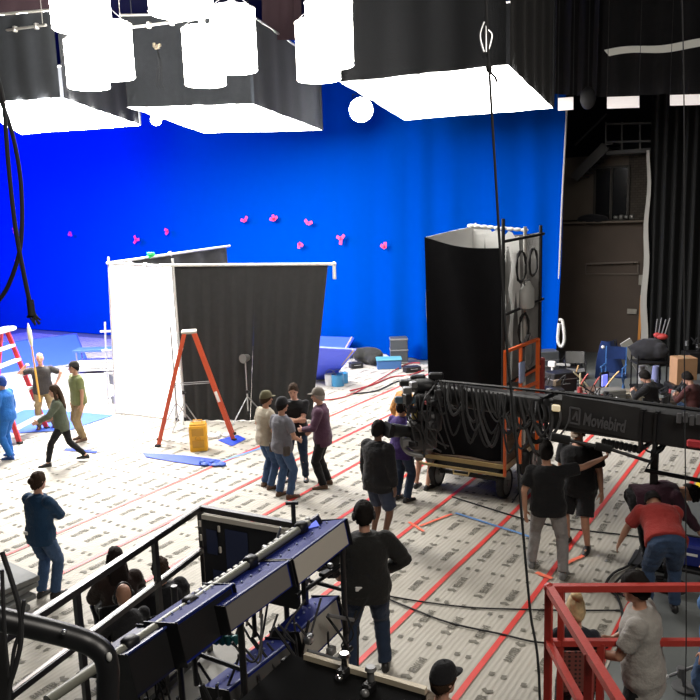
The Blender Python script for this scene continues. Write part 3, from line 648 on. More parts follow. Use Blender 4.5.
b = MB(o); b.sheet(C+V(0, 0, .05), A+V(0, 0, .05)-RT*.03, At2, Ct, 30, 20, lambda u, v: nC*(.03*math.sin(u*9)*math.sin(v*3)), .01); b.build('white_panel', mat('white_cloth_added_glow', (.85, .84, .82), .8, emit=(1, .985, .96), es=1.2), booth, True)  # emission added to the white cloth in place of strong light falling on it
b = MB(o); b.sheet(C+V(0, 0, .05), Dg, Dt, Ct, 40, 12, lambda u, v: RT*(.05*math.sin(u*30)), .01); b.build('inner_drop', GC, booth, True)
PIPE = mat('white_pipe', (.62, .61, .58), .35, .3)
for p, q in ((At-RT*.25, PL(334, 264, A, nA)), (Ct-RT*.05, At2+RT*.08), (Ct, Dt+RT*.05)):
    b = MB(o); b.tube([p, q], .035, 10); b.build('top_pipe', PIPE, booth, True)
e = PL(334, 264, A, nA)
b = MB(o); b.tube([e, e-V(0, 0, .34)], .04, 10); b.ball(e, .055, 10, 6); b.build('end_fitting', PIPE, booth, True)
for p, q in ((Ct, C), (At, A)):
    b = MB(o); b.tube([p+V(0, 0, .15), V(q.x, q.y, .02)], .028, 8); b.build('upright', PIPE, booth, True)
for q in (.12, .35, .6, .85):
    b = MB(o); p = Ct.lerp(At2, q); b.bbox(p, (.09, .07, .12), .01); b.build('clip', WHT, booth)
g = Ct.lerp(Dt, .28); b = MB(); b.bbox(g+V(0, 0, 0), (.42, .06, .09), .01, M=Matrix.Rotation(.7, 3, 'Z') @ Matrix.Rotation(-.45, 3, 'Y')); b.bbox(g+V(-.1, -.05, -.1), (.08, .06, .22), .01, M=Matrix.Rotation(.5, 3, 'Y')); b.bbox(g+V(.1, 0, .1), (.2, .05, .07), .01)
single(b, 'spring_clamp', mat('green_plastic', (.02, .42, .10), .4), 'green plastic spring clamp on the top pipe of the booth', 'clamp')
t_ = Ct.lerp(Dt, .46); b = MB(); b.tube([t_+V(0, 0, .08), t_-V(0, 0, .36)], .03, 8); b.tube([t_-V(.3, .1, .3), t_+V(.4, .15, -.28)], .025, 8); b.ball(t_, .07, 10, 6); single(b, 'pipe_tee', PIPE, 'white pipe tee fitting hanging at the booth corner', 'pipe fitting')

# ------------------------------------------------------------------ stands
def light_stand(loc, hgt, label, head=True, rz=0., foot=.5):
    t = thing('light_stand', label, 'stand', loc, rz)
    b = MB(); b.tube([(0, 0, .25), (0, 0, hgt*.5)], .022, 8); b.tube([(0, 0, hgt*.5), (0, 0, hgt)], .015, 8); b.build('pole', STEEL, t, True)
    for k in range(3):
        a = k*2.094+.4; b = MB(); b.tube([(.02*math.cos(a), .02*math.sin(a), .62), (foot*.55*math.cos(a), foot*.55*math.sin(a), .3), (foot*math.cos(a), foot*math.sin(a), .02)], .014, 6); b.build('leg', STEEL, t, True)
    for z in (.25, hgt*.5): b = MB(); b.cyl((0, 0, z-.04), (0, 0, z+.04), .035, 10); b.tube([(.02, 0, z), (.09, 0, z)], .012, 6); b.build('collar', BLK, t, True)
    if head:
        b = MB(); b.cyl((0, -.09, hgt+.05), (0, .1, hgt+.05), .11, 14, .075); b.tube([(0, 0, hgt-.02), (0, 0, hgt+.05)], .03, 6); b.build('lamp_head', mat('dull_silver', (.16, .16, .15), .4, .5), t, True)
    return t
light_stand(G(252, 419)-nA*-.35, 1.5, 'light stand with a small lamp head before the dark cloth', foot=.55)
light_stand(G(190, 426)+nA*.3, 1.75, 'bare thin stand between the legs of the orange ladder', head=False, foot=.4)
light_stand(G(178, 430), 2.4, 'tall thin stand in front of the glowing white panel', head=False, foot=.5)
t = thing('rolling_stand', 'narrow white equipment stand beside the glowing white panel', 'stand', G(113, 407)); o = t.location
tp = PL(110, 322, o, FW)-o
for sx in (-.13, .13): b = MB(); b.bar((RT*sx), RT*sx+tp, .04); b.build('upright', WHT, t)
for z in (.25, .9, 1.5, 2.0): b = MB(); b.bar(RT*-.16+V(0, 0, z), RT*.16+V(0, 0, z), .05); b.build('cross_bar', WHT, t)
b = MB(); b.bbox(V(0, 0, .75)+RT*.12, (.28, .22, .3), .03); b.bbox(V(0, 0, .2)+RT*.15, (.3, .25, .24), .03); b.build('ballast', GREYM, t)

# ------------------------------------------------------------------ step ladders
def step_ladder(label, F1, F2, width, z, railm, stepm, nsteps, topw=.32, shift=V(0, 0, 0)):
    F1, F2 = Vector(F1), Vector(F2); mid = (F1+F2)/2; d = (F2-F1).normalized(); s = V(-d.y, d.x, 0); 
    t = thing('step_ladder', label, 'ladder', mid); o = mid; top = V(0, 0, z)+shift
    for nm, Fx, sg in (('front', F1-o, -1), ('rear', F2-o, 1)):
        for sy in (0, 1):
            wtop = .62; p0 = Fx+s*(width*sy); p1 = top+d*(sg*topw*.3)+s*(width*(.5-wtop/2+wtop*sy))
            b = MB(); b.bar(p0, p1, .085, .045, up=tuple(s)); b.build('rail', railm, t)
            b = MB(); b.bbox(p0+V(0, 0, .03), (.11, .09, .06), .01); b.build('foot', RUB, t)
    for k in range(1, nsteps+1):
        q = k/(nsteps+1); a = (F1-o).lerp(top-d*(topw*.3)+s*(width*.19), q); c = (F1-o+s*width).lerp(top-d*(topw*.3)+s*(width*.81), q)
        b = MB(); b.bar(a, c, .09, .035); b.build('step', stepm, t)
    for k in (1, 3): 
        q = k/(4); b = MB(); b.bar((F2-o).lerp(top+d*(topw*.3)+s*(width*.19), q), (F2-o+s*width).lerp(top+d*(topw*.3)+s*(width*.81), q), .03); b.build('rear_brace', STEEL, t)
    b = MB(); b.bbox(top+s*width*.5+V(0, 0, .02), (topw, width*.72, .06), .015, rz=math.atan2(d.y, d.x)); b.build('top_cap', mat('ladder_cap', (.35, .33, .28), .6), t)
    for sy in (.1, .9):
        b = MB(); q = .55; b.bar((F1-o+s*width*sy).lerp(top, q), (F2-o+s*width*sy).lerp(top, q), .03, .012); b.build('spreader', STEEL, t)
    b = MB(); p = (F2-o).lerp(top+d*(topw*.3)+s*(width*.19), .42)-s*.03; b.box(p, (.06, .012, .24), M=Matrix.Rotation(math.atan2(d.y, d.x), 3, 'Z') @ Matrix.Rotation(-.29, 3, 'Y')); b.build('sticker', WHT, t)
    return t
LORG = mat('ladder_orange', (.52, .075, .025), .45, var=.1)
step_ladder('tall orange A-frame step ladder standing before the booth', G(158, 447), G(234, 441), .5, PL(196, 334, (G(158, 447)+G(234, 441))/2, FW).z, LORG, STEEL, 6)
# red and white ladder seen on its front
f0, f1 = G(20, 444), G(47, 429); wv = (f1-f0); dd = V(-wv.y, wv.x, 0).normalized()
t = thing('step_ladder', 'red step ladder with white steps at the edge of the blue mat', 'ladder', (f0+f1)/2); o = t.location
r0t, r1t = PL(-16, 338, f0+dd*.7, FW)-o, PL(7, 331, f1+dd*.7, FW)-o
LR = mat('ladder_red', (.55, .03, .04), .45)
for p, q in ((f0-o, r0t), (f1-o, r1t)): b = MB(); b.bar(p, q, .10, .05, up=tuple(wv.normalized())); b.build('rail', LR, t); b = MB(); b.bbox(p+V(0, 0, .03), (.12, .1, .06), .01); b.build('foot', RUB, t)
for p, q in ((f0-o+dd*1.3, r0t+dd*.12), (f1-o+dd*1.3, r1t+dd*.12)): b = MB(); b.bar(p, q, .07, .04); b.build('rear_rail', LR, t)
for k in range(1, 7): b = MB(); b.bar((f0-o).lerp(r0t, k/7), (f1-o).lerp(r1t, k/7), .12, .06); b.build('step', WHT, t)
b = MB(); m_ = (r0t+r1t)/2; b.bbox(m_+V(0, 0, .05), ((r1t-r0t).length+.1, .28, .09), .02, rz=math.atan2(wv.y, wv.x)); b.build('top_cap', WHT, t)

# yellow crate by the ladder
c0 = G(199, 452); t = thing('crate', 'yellow plastic crate with hand slots standing under the orange ladder', 'crate', c0, YAW+.12)
b = MB(); b.bbox((0, .14, .28), (.36, .28, .56), .02); b.build('shell', YEL, t)
b = MB(); b.bbox((0, .14, .575), (.33, .25, .03), .01); b.tube([(-.09, .14, .58), (-.09, .14, .65), (.09, .14, .65), (.09, .14, .58)], .014, 6); b.build('lid', mat('yellow_dark', (.55, .27, .01), .5), t)
for z in (.17, .42): b = MB(); b.bbox((0, -.004, z), (.24, .012, .16), .004); b.build('front_slot', mat('yellow_dark', (0, 0, 0)), t)
b = MB(); b.tube([(.05*math.cos(a), -.014, .29+.05*math.sin(a)) for a in (k*PI/6 for k in range(13))], .008, 5); b.build('mark', mat('yellow_dark', (0, 0, 0)), t)
for x, y, lb, m in ((212, 466, 'crumpled pale blue plastic on the blue sheeting', BLUL), (300, 437, 'crumpled clear plastic near the light stand foot', mat('clear_grey', (.42, .45, .44), .4)), (216, 437, 'crumpled white plastic between ladder and crate', WHT)):
    p = G(x, y); b = MB(); 
    for k in range(7): b.ball(p+V(random.uniform(-.22, .22), random.uniform(-.14, .14), .04), (random.uniform(.06, .12), random.uniform(.05, .1), random.uniform(.03, .07)), 7, 5)
    single(b, 'plastic_wrap', m, lb, 'plastic', smooth=False)

# ------------------------------------------------------------------ blue wedge and flats at the back
def prism_px(name, label, cat, bot, top, m, thick=.05):
    Bp, Tp = [Vector(p) for p in bot], [Vector(p) for p in top]; b = MB(); b.sheet(Bp[0], Bp[1], Tp[1], Tp[0], 2, 2, None, thick); return b
BF = mat('flat_blue', (.03, .08, .80), .6, var=.04)
t = thing('blue_wedge', 'big blue ramp block at the foot of the screen behind the red ladder', 'ramp', G(40, 368)); o = t.location
b0, b1 = G(-30, 378), G(88, 362); t0, t1 = G(-30, 347, .75), G(76, 334, .75); bk0, bk1 = V(t0.x, t0.y, 0), V(t1.x, t1.y, 0)
b = MB(o); b.add([b0, b1, t1, t0, bk0, bk1], [(0, 1, 2, 3), (1, 5, 2), (0, 3, 4), (3, 2, 5, 4), (0, 4, 5, 1)]); b.build('block', BF, t)
b = MB(o); b.bar(t0, t1, .04); b.bar(b1, t1, .04); b.build('edge_seam', mat('flat_blue_edge', (.02, .05, .5), .6), t)
for lb, q, m in (('tall blue flat leaning behind the booth edge', [(296, 347), (356, 349), (354, 337.5), (296, 335)], BF), ('wide blue flat leaning beside the blue paint cans', [(290, 381), (333, 379), (356, 350), (290, 346)], mat('flat_blue2', (.075, .115, .80), .6, var=.04))):
    z1 = 1.25 if q[0][1] > 360 else 1.5
    base = (G(q[0][0], q[0][1]), G(q[1][0], q[1][1])) if q[0][1] > 360 else (G(q[0][0], 352), G(q[1][0], 354))
    tpz = (G(q[3][0], q[3][1], z1), G(q[2][0], q[2][1], z1)) if q[0][1] > 360 else (PY(q[3][0], q[3][1], 22.0-.2*0), PY(q[2][0], q[2][1], 22.0))
    if q[0][1] < 360: base = (V(tpz[0].x, 20.9, .02), V(tpz[1].x+.1, 20.9, .02))
    t = thing('blue_flat', lb, 'flat', (base[0]+base[1])/2); b = MB(t.location); b.sheet(base[0], base[1], tpz[1], tpz[0], 2, 2, None, .05); b.build('board', m, t)
    b = MB(t.location); bk = V(0, .1, 0); b.bar(base[0]+bk, tpz[0]+bk*.6, .05); b.bar(base[1]+bk-RT*.1, tpz[1]+bk*.6-RT*.1, .05); b.build('batten', WOOD, t)

# low objects along the foot of the screen
def bucket(p, r, h, m, label, cat='paint can'):
    t = thing('paint_can', label, cat, p); b = MB(); b.loft([[V(r*k*math.cos(a), r*k*math.sin(a), z) for a in (2*PI*i/18 for i in range(18))] for k, z in ((.92, 0), (1, .02), (1, h), (.9, h), (.88, h*.75))]); b.build('can', m, t, True)
    b = MB(); b.tube([(r*math.cos(a), 0, h*.9+r*.9*math.sin(a)) for a in (PI*k/10 for k in range(11))], .008, 5); b.build('handle', STEEL, t, True)
bucket(G(331, 385), .17, .32, mat('can_white', (.6, .6, .62), .5), 'white paint can by the wide blue flat')
bucket(G(338, 386), .18, .34, mat('can_blue', (.05, .26, .50), .5), 'light blue paint can by the wide blue flat')
bucket(G(343, 383), .15, .30, mat('can_blue', (0, 0, 0)), 'smaller light blue can behind the first one')
def blob(name, p, sz, m, label, cat, n=7, seed=1):
    rnd = random.Random(seed); b = MB(); b.ball(Vector(p)+V(0, 0, sz[2]*.42), (sz[0]/2, sz[1]/2, sz[2]/2.2), 14, 9)
    for k in range(n): b.ball(Vector(p)+V(rnd.uniform(-.4, .4)*sz[0], rnd.uniform(-.4, .4)*sz[1], rnd.uniform(.2, .6)*sz[2]), (sz[0]*rnd.uniform(.15, .3), sz[1]*rnd.uniform(.15, .3), sz[2]*rnd.uniform(.15, .35)), 9, 6)
    me = remeshed(b, max(sz)/22, 2, max(sz)*.03, 4/max(sz), seed); z0 = min(v.co.z for v in me.vertices)
    c = Vector(p)
    for v in me.vertices: v.co -= V(c.x, c.y, z0)
    ob = obj_from_mesh(name, me, m, None); ob.location = (c.x, c.y, 0.0); return tag(ob, label, cat)
blob('duffel_bag', G(368, 364), (1.1, .7, .62), fab('bag_dark', (.03, .03, .028)), 'dark duffel bag lying at the foot of the blue screen', 'bag', 8, 3)
blob('cloth_bundle', G(381, 364), (.6, .5, .38), mat('cloth_white', (.55, .58, .6), .8), 'white cloth bundle at the foot of the blue screen', 'bundle', 6, 5)
t = thing('storage_box', 'blue storage box with a light lid on the floor by the screen', 'box', G(389, 368), YAW); b = MB(); b.bbox((0, 0, .14), (.75, .5, .28), .02); b.build('tub', mat('tub_blue', (.03, .10, .26), .5), t); b = MB(); b.bbox((0, 0, .30), (.8, .54, .05), .015); b.build('lid', mat('lid_teal', (.08, .28, .36), .5), t)
t = thing('road_case', 'dark upright road case standing against the screen foot', 'case', G(399, 363), YAW); b = MB(); b.bbox((0, 0, .42), (.55, .5, .84), .02); b.build('shell', mat('case_dark', (.05, .055, .06), .5), t)
for z in (.05, .45, .8):
    b = MB(); b.bbox((0, 0, z), (.58, .53, .05), .01); b.build('metal_edge', GREYM, t)
for x, y, w_, lb in ((412, 372, .5, 'low dark pedal box on the paper near the screen'), (356, 368, .4, 'flat dark box near the duffel bag')):
    t = thing('gear_box', lb, 'box', G(x, y), YAW+.3); b = MB(); b.bbox((0, 0, .09), (w_, .3, .18), .02); b.build('shell', BLK, t); b = MB(); b.tube([(-.1, -.16, .12), (-.1, -.2, .12), (.1, -.2, .12), (.1, -.16, .12)], .01, 5); b.build('handle', GREYM, t)
t = thing('blue_table', 'low blue table with stacked white boards near the wedge', 'table', G(104, 372), YAW); 
b = MB(); b.bbox((0, 0, .75), (1.7, .6, .07), .01); b.build('table_top', BF, t)
for sx in (-1, 1): 
    for sy in (-1, 1): b = MB(); b.bar((.75*sx, .25*sy, 0), (.75*sx, .25*sy, .72), .04); b.build('leg', GREYM, t)
b = MB(); 
for k in range(4): b.bbox((0, 0, .12+.09*k), (1.5, .5, .06), .01)
b.build('board_stack', WHT, t)
# cables on the paper
def floor_cable(label, px, r=.012, m=None, group=None, k=8, z=.0):
    pts = [G(*p) for p in px]
    for p in pts: p.z = .012+r+z
    return single(MB().tube(pts, r, 6, k), 'floor_cable', m or RUB, label, 'cable', group)
floor_cable('thin black cable crossing two red tape lines near the standing man in front', [(380, 596), (420, 603), (470, 609), (520, 611), (570, 612), (620, 612)], .010)
floor_cable('thin black cable sweeping below the first one across the paper', [(386, 600), (415, 612), (450, 625), (500, 636), (545, 645), (600, 640)], .011, z=.004)
floor_cable('black cable from the cart past the grey trousers', [(452, 498), (490, 510), (530, 522), (570, 530), (620, 536), (650, 540)], .012)
floor_cable('heavy black cable curling beside the bent man in red', [(645, 520), (642, 545), (632, 565), (614, 575), (606, 588), (618, 600), (622, 625), (606, 650)], .018)
floor_cable('second heavy black cable looping beside the bent man in red', [(650, 530), (646, 560), (622, 578), (615, 592), (640, 610), (615, 640), (590, 660)], .016, z=.006)
floor_cable('red cable winding over the paper near the paint cans', [(350, 392), (372, 386), (392, 378), (410, 376), (424, 371)], .02, mat('red_cable', (.35, .03, .03), .6))
floor_cable('dark red cable lying along the paper toward the booth', [(318, 402), (345, 398), (372, 385), (405, 366), (420, 364)], .018, mat('red_cable', (0, 0, 0)), z=.006)
floor_cable('dark cable strewn behind the tan jacket', [(352, 395), (376, 392), (396, 383), (412, 380)], .02)
# ------------------------------------------------------------------ cloth tower on a cart
T0 = V(-5.0, 12.45, 0)
t = thing('cart', 'flat timber equipment cart with black tyres carrying the cloth tower', 'cart', T0)
b = MB(); b.bbox((0, 0, .66), (1.5, 1.95, .05), .01); b.build('deck', DKW, t)
for sx in (-1, 1): b = MB(); b.bar((.74*sx, -1.0, .62), (.74*sx, 1.0, .62), .05, .09); b.build('side_rail', WOOD, t)
for sy in (-1, 1): b = MB(); b.bar((-.78, .98*sy, .62), (.78, .98*sy, .62), .05, .07); b.build('end_rail', mat('cart_yellow', (.40, .30, .13), .5, var=.2), t)
b = MB(); b.bar((-.78, -1.06, .50), (.78, -1.06, .50), .04, .04); b.tube([(-.15, -1.06, .5), (-.13, -1.1, .42), (.13, -1.1, .42), (.15, -1.06, .5)], .018, 6); b.build('tow_handle', mat('cart_yellow', (0, 0, 0)), t)
for sx in (-1, 1):
    for sy in (-1, 1):
        b = MB(); n = 22; pr = [(.20, -.06), (.245, -.055), (.26, -.02), (.26, .02), (.245, .055), (.20, .06)]
        b.loft([[V(.62*sx+x, .72*sy+r*math.cos(a), .26+r*math.sin(a)) for r, x in pr] for a in (2*PI*k/n for k in range(n+1))], caps=False); w_ = b.build('wheel', RUB, t, True)
        b = MB(); b.cyl((.62*sx-.05, .72*sy, .26), (.62*sx+.05, .72*sy, .26), .2, 18); b.cyl((.62*sx-.075, .72*sy, .26), (.62*sx+.075, .72*sy, .26), .05, 10); b.build('hub', GREYM, w_, True)
        b = MB(); b.bar((.62*sx-.1*sx, .72*sy, .26), (.62*sx-.1*sx, .72*sy, .64), .05); b.build('fork', BLK, t)
b = MB(); b.bar((-.6, -.72, .3), (.6, -.72, .3), .06); b.bar((0, -.72, .36), (0, .72, .36), .08); b.bbox((0, 0, .48), (1.2, 1.6, .2), .02); b.build('chassis', BLK, t)
tw = thing('cloth_tower', 'tall black cloth tower with a white lined top standing on the cart', 'tower', V(T0.x, T0.y, .69)); o = tw.location
z0 = .70; xa, xb, ya, yb = -5.62, -4.36, 11.52, 13.35
c0, c1 = PY(424, 237, ya), PY(501, 248, ya)
c2, c3 = (V(xb, yb, 4.33), V(xa, yb, 4.45))
b = MB(o); b.sheet(PY(432, 458, ya), (xb, ya, z0), c1, c0, 30, 30, lambda u, v: V(0, -.04*math.sin(u*9+v*4)*(1-v*.6), -.07*math.sin(PI*u)*v), .012); b.build('black_front', mat('tower_black', (.005, .005, .006), .95, bump=.3, bscale=6, spec=.1), tw, True)
b = MB(o); b.sheet((xa, yb, z0), (xa, ya+.02, z0), c0+V(0, .03, 0), c3, 20, 20, lambda u, v: V(.02*math.sin(v*9+u*5), 0, 0), .012); b.build('side_cloth', mat('white_lining_cloth', (.75, .75, .73), .8), tw, True)
b = MB(o); b.sheet((xb+.05, yb, z0), (xa, yb, z0), c3, c2+V(.02, 0, 0), 24, 20, lambda u, v: V(0, .03*math.sin(u*14), -.09*math.sin(PI*u)*v), .012); b.build('grey_back', fab('grey_cloth', (.20, .195, .19)), tw, True)
b = MB(o); b.sheet((xa+.03, yb-.03, 1.6), (xb-.25, yb-.03, 1.6), c2-V(.35, .05, .05), c3-V(-.03, .04, -.04), 14, 14, lambda u, v: V(0, 0, .05*math.sin(u*25)*(v > .99))); b.build('white_lining', mat('white_lining_cloth', (0, 0, 0)), tw, True)
b = MB(o); 
for k in range(9): b.ball(c3.lerp(c2, k/10)+V(0, -.05, .02), (.08, .03, .035), 8, 5)
b.build('ruched_hem', mat('white_lining_cloth', (0, 0, 0)), tw, True)
# open side: pipes
for y in (ya, (ya*.45+yb*.55), yb): b = MB(o); b.tube([(xb+.03, y, z0), (xb+.03, y, 4.45 if y != ya else 4.6)], .03, 8); b.build('upright', BLK if y != (ya*.45+yb*.55) else mat('bright_pipe', (0, 0, 0)), tw, True)
for z in (1.95, 3.1, 4.25): b = MB(o); b.tube([(xb+.05, ya-.05, z), (xb+.05, yb+.1, z+.05)], .026, 8); b.build('cross_pipe', BLK, tw, True)
b = MB(o); b.sheet((xb-.5, yb-.1, z0+.5), (xb-.02, ya+.2, z0+.5), (xb-.02, ya+.2, 4.1), (xb-.5, yb-.1, 4.1), 14, 20, lambda u, v: V(.03*math.sin(v*23+u*4), 0, 0)); b.build('foil_lining', mat('foil', (.42, .42, .42), .35, .6, bump=.6, bscale=9), tw, True)
def coil(label, c, r, n=3, m=RUB, axis='x'):
    b = MB(); pts = []
    for k in range(n*14+1):
        a = 2*PI*k/14; rr = r*(1+.08*math.sin(k*1.7)); pts.append(Vector(c)+(V(.012*math.sin(k), rr*math.cos(a), rr*math.sin(a)*1.15)))
    b.tube(pts, .012, 6); return single(b, 'cable_coil', m, label, 'cable')
coil('black cable coil hanging high on the open side of the tower', (xb+.10, 12.15, 3.82), .22)
coil('second black cable coil hanging high on the open tower side beyond the first', (xb+.10, 12.75, 3.85), .20)
coil('tangled cable coil hanging at mid height of the open tower side', (xb+.10, 12.3, 2.75), .24, 4)
coil('grey cable coil hanging lower inside the open tower side', (xb+.10, 12.55, 2.35), .25, 4, GREYM)
t = thing('jug', 'pale plastic jug hanging on the open side of the tower', 'jug', (xb+.13, 12.35, 3.12)); b = MB(); b.loft([ell(V(0, 0, z), V(0, 1, 0), V(1, 0, 0), rx, ry, 16) for z, rx, ry in ((0, .2, .09), (.03, .23, .10), (.3, .22, .10), (.38, .12, .07), (.44, .05, .05))]); b.build('bottle', mat('jug_white', (.5, .5, .48), .5), t, True); b = MB(); b.tube([(0, -.1, .36), (0, -.14, .46), (0, .1, .46), (0, .1, .36)], .015, 6); b.build('handle', GREYM, t, True)
t = thing('guard_rail', 'bright orange metal guard frame at the open side of the tower', 'guard rail', (xb+.3, 12.5, .69)); o = t.location
gz = [(505, 352), (538, 339), (538, 382), (505, 396)]
P = [PX(x, y, xb+.32) for x, y in gz]
for i, (p, q, w_) in enumerate(((P[0], P[1], .045), (P[1], V(P[1].x, P[1].y, .7), .055), (P[2], P[3], .045), (P[0].lerp(P[1], .45), V(P[0].x, P[0].lerp(P[1], .45).y, .7), .045), (P[0], V(P[0].x, P[0].y, .7), .04))):
    b = MB(o); b.bar(p, q, w_); b.build('bar', ORG, t)
b = MB(o); b.bar(V(xb+.05, 12.0, 1.95), V(xb+.05, 13.3, 1.95), .05); b.build('bar', ORG, t)
b = MB(); p = PX(522, 372, xb+.36); b.bbox(p, (.04, .22, .34), .02); single(b, 'safety_card', mat('card_blue', (.30, .36, .55), .5), 'pale blue and white card tied to the orange guard frame', 'card')
t = thing('guard_post', 'red box beacon standing just behind the grey back cloth of the tower', 'post', PX(541, 372, -4.3)); p = t.location.copy(); t.location.z = 0
b = MB(); b.bar((0, 0, 0), (0, 0, 1.2), .08); b.build('pole', GREYM, t); b = MB(); b.bbox((0, 0, 1.75), (.12, .12, .7), .02); b.build('box', mat('beacon_red', (.25, .03, .025), .5), t)

# ------------------------------------------------------------------ camera crane
CR = thing('camera_crane', 'long black camera crane arm reaching across the stage with a cloth name panel', 'camera crane', (1.2, 9.2, 0)); o = CR.location
ax0, ax1 = D(436, 392, 11.3), D(560, 410, 10.15); ax2 = D(720, 432, 8.9)
adir = (ax2-ax1).normalized(); ext = ax2+adir*2.2
def armbox(p, q, h0, h1, w_, name, m):
    s = V(-adir.y, adir.x, 0).normalized()*w_/2; b = MB(o); r = []
    for pt, h in ((p, h0), (q, h1)): r.append([pt+s+V(0, 0, h/2-.03), pt+s*.8+V(0, 0, h/2), pt-s*.8+V(0, 0, h/2), pt-s+V(0, 0, h/2-.03), pt-s-V(0, 0, h/2-.03), pt-s*.8-V(0, 0, h/2), pt+s*.8-V(0, 0, h/2), pt+s-V(0, 0, h/2-.03)])
    b.loft(r); return b.build(name, m, CR, True)
armbox(ax0, ax1+adir*.2, .26, .34, .28, 'fore_arm', BLK)
armbox(ax1, ext, .44, .40, .42, 'main_arm', mat('crane_cover', (.010, .010, .011), .7, bump=.3, bscale=9))
sN = V(-adir.y, adir.x, 0).normalized(); sN = sN if sN.dot(EYE-ax1) > 0 else -sN
# name panel with its lettering
pa, pb_ = PL(562, 410, ax1+sN*.235, sN), PL(640, 424, ax1+sN*.235, sN)
b = MB(o); b.sheet(pa+V(0, 0, -.2), pb_+V(0, 0, -.2), pb_+V(0, 0, .2), pa+V(0, 0, .2), 8, 4, lambda u, v: sN*(.012*math.sin(u*9)), .01); pnl = b.build('name_panel', mat('panel_black', (.022, .022, .023), .6), CR, True)
cu = bpy.data.curves.new('txt', 'FONT'); cu.body = 'Moviebird'; cu.size = .235; cu.align_x = 'LEFT'; cu.align_y = 'CENTER'; cu.resolution_u = 3; cu.offset = .006; cu.shear = .15; cu.extrude = .002
to = bpy.data.objects.new('txt', cu); COL.objects.link(to); tm = bpy.data.meshes.new_from_object(to.evaluated_get(bpy.context.evaluated_depsgraph_get())); bpy.data.objects.remove(to); bpy.data.curves.remove(cu)
ux = (pb_-pa).normalized(); uz = V(0, 0, 1); uz = (uz-ux*uz.dot(ux)).normalized()
tx0 = PL(583, 417, ax1+sN*.255, sN)-uz*.03; wN = max(v.co.x for v in tm.vertices); LW = (PL(626, 427, ax1+sN*.255, sN)-tx0).length
b = MB(o); b.add([tx0+ux*(v.co.x*LW/wN)+uz*v.co.y*.95+sN*(.002+v.co.z) for v in tm.vertices], [tuple(p.vertices) for p in tm.polygons]); b.build('lettering', mat('letter_grey', (.085, .085, .09), .7), pnl)
lg = PL(575, 416, ax1+sN*.255, sN); b = MB(o); 
for p, q in (((-.07, -.1), (-.07, .1)), ((-.07, .1), (.06, .1)), ((.06, .1), (.06, -.1)), ((.06, -.1), (-.07, -.1)), ((-.03, -.05), (.02, .06)), ((.02, .06), (.03, -.06))): b.bar(lg+ux*p[0]+uz*p[1], lg+ux*q[0]+uz*q[1], .022, .012, up=tuple(sN))
b.build('emblem', mat('letter_grey', (0, 0, 0)), pnl)
b = MB(o); p = PL(556, 408, ax1+sN*.26, sN); b.bbox(p, (.11, .04, .09), .015); b.build('work_lamp', glow('amber_lamp', (1, .75, .3), .35), CR)
b = MB(o); p = PL(697, 444, ax1+sN*.30, sN); b.bbox(p, (.22, .05, .10), .02); b.build('red_tag', mat('tag_red', (.5, .04, .05), .5), CR)
b = MB(o); p = PL(690, 420, ax1+sN*.31, sN)
for k in range(5): b.bbox(p+ux*(-.12+.07*k)+uz*.02*(k % 2), (.05, .03, .12), .006)
b.build('side_lettering', mat('letter_grey', (0, 0, 0)), CR)
# strap, top rail, row of weights under the arm
for x in (549, 648, 662):
    b = MB(o); c = PL(x, 412+(x-549)*.14, ax1, sN); r = [c+sN*.24+uz*.24, c-sN*.24+uz*.24, c-sN*.24-uz*.25, c+sN*.24-uz*.25]
    for i in range(4): b.bar(r[i], r[(i+1) % 4], .05, .03)
    b.build('frame_hoop', BLK, CR)
b = MB(o); b.tube([ax0+V(0, 0, .17), ax1+V(0, 0, .235), ax1.lerp(ext, .4)+V(0, 0, .225), ext+V(0, 0, .22)], .022, 6); b.build('top_rail', BLK, CR, True)
for k in range(9):
    c = PL(604+k*4.4, 440+k*.9, ax1+sN*.1, sN); b = MB(o); b.bbox(c+uz*-.03, (.05, .08, .09), .01); b.build('under_knob', BLK, CR)
# draped cables along the fore arm
rnd = random.Random(4)
CBL = mat('cable_grey', (.030, .030, .032), .6)
for k in range(24):
    x0 = 436+k*4.4; dp = 11.0-k*.046; y0 = 380+k*.9
    L = rnd.uniform(26, 62); wd = rnd.uniform(12, 34)
    p, q, r = D(x0, y0, dp), D(x0+wd*.5+rnd.uniform(-5, 5), y0+L, dp-.1), D(x0+wd, y0+6, dp-.1)
    b = MB(o); b.tube([p, p.lerp(q, .6)+V(-.06, 0, .02), q, q.lerp(r, .5)+V(.07, 0, -.02), r], rnd.uniform(.012, .024), 6, 5); b.build('draped_cable', CBL if k % 2 else RUB, CR, True)
b = MB(o); b.tube([D(531, 420, 10.2), D(528, 434, 10.2), D(536, 442, 10.2), D(546, 434, 10.2), D(545, 418, 10.2)], .03, 8, 6); b.build('hose_loop', RUB, CR, True)
b = MB(o); b.tube([D(640, 436, 9.4), D(646, 450, 9.35), D(660, 452, 9.3), D(668, 440, 9.3)], .014, 6, 6); b.build('hose_loop', RUB, CR, True)
# carrying column at the far end of the arm (mostly outside the frame)
b = MB(o); b.tube([(1.2, 9.2, .3), (1.2, 9.2, 1.95)], .16, 16); b.bbox((1.2, 9.2, .2), (1.4, 1.4, .2), .03); b.build('column', BLK, CR, True)
for sx in (-1, 1):
    for sy in (-1, 1): b = MB(o); b.cyl((1.2+.6*sx-.06, 9.2+.6*sy, .2), (1.2+.6*sx+.06, 9.2+.6*sy, .2), .2, 18); b.build('wheel', RUB, CR, True)
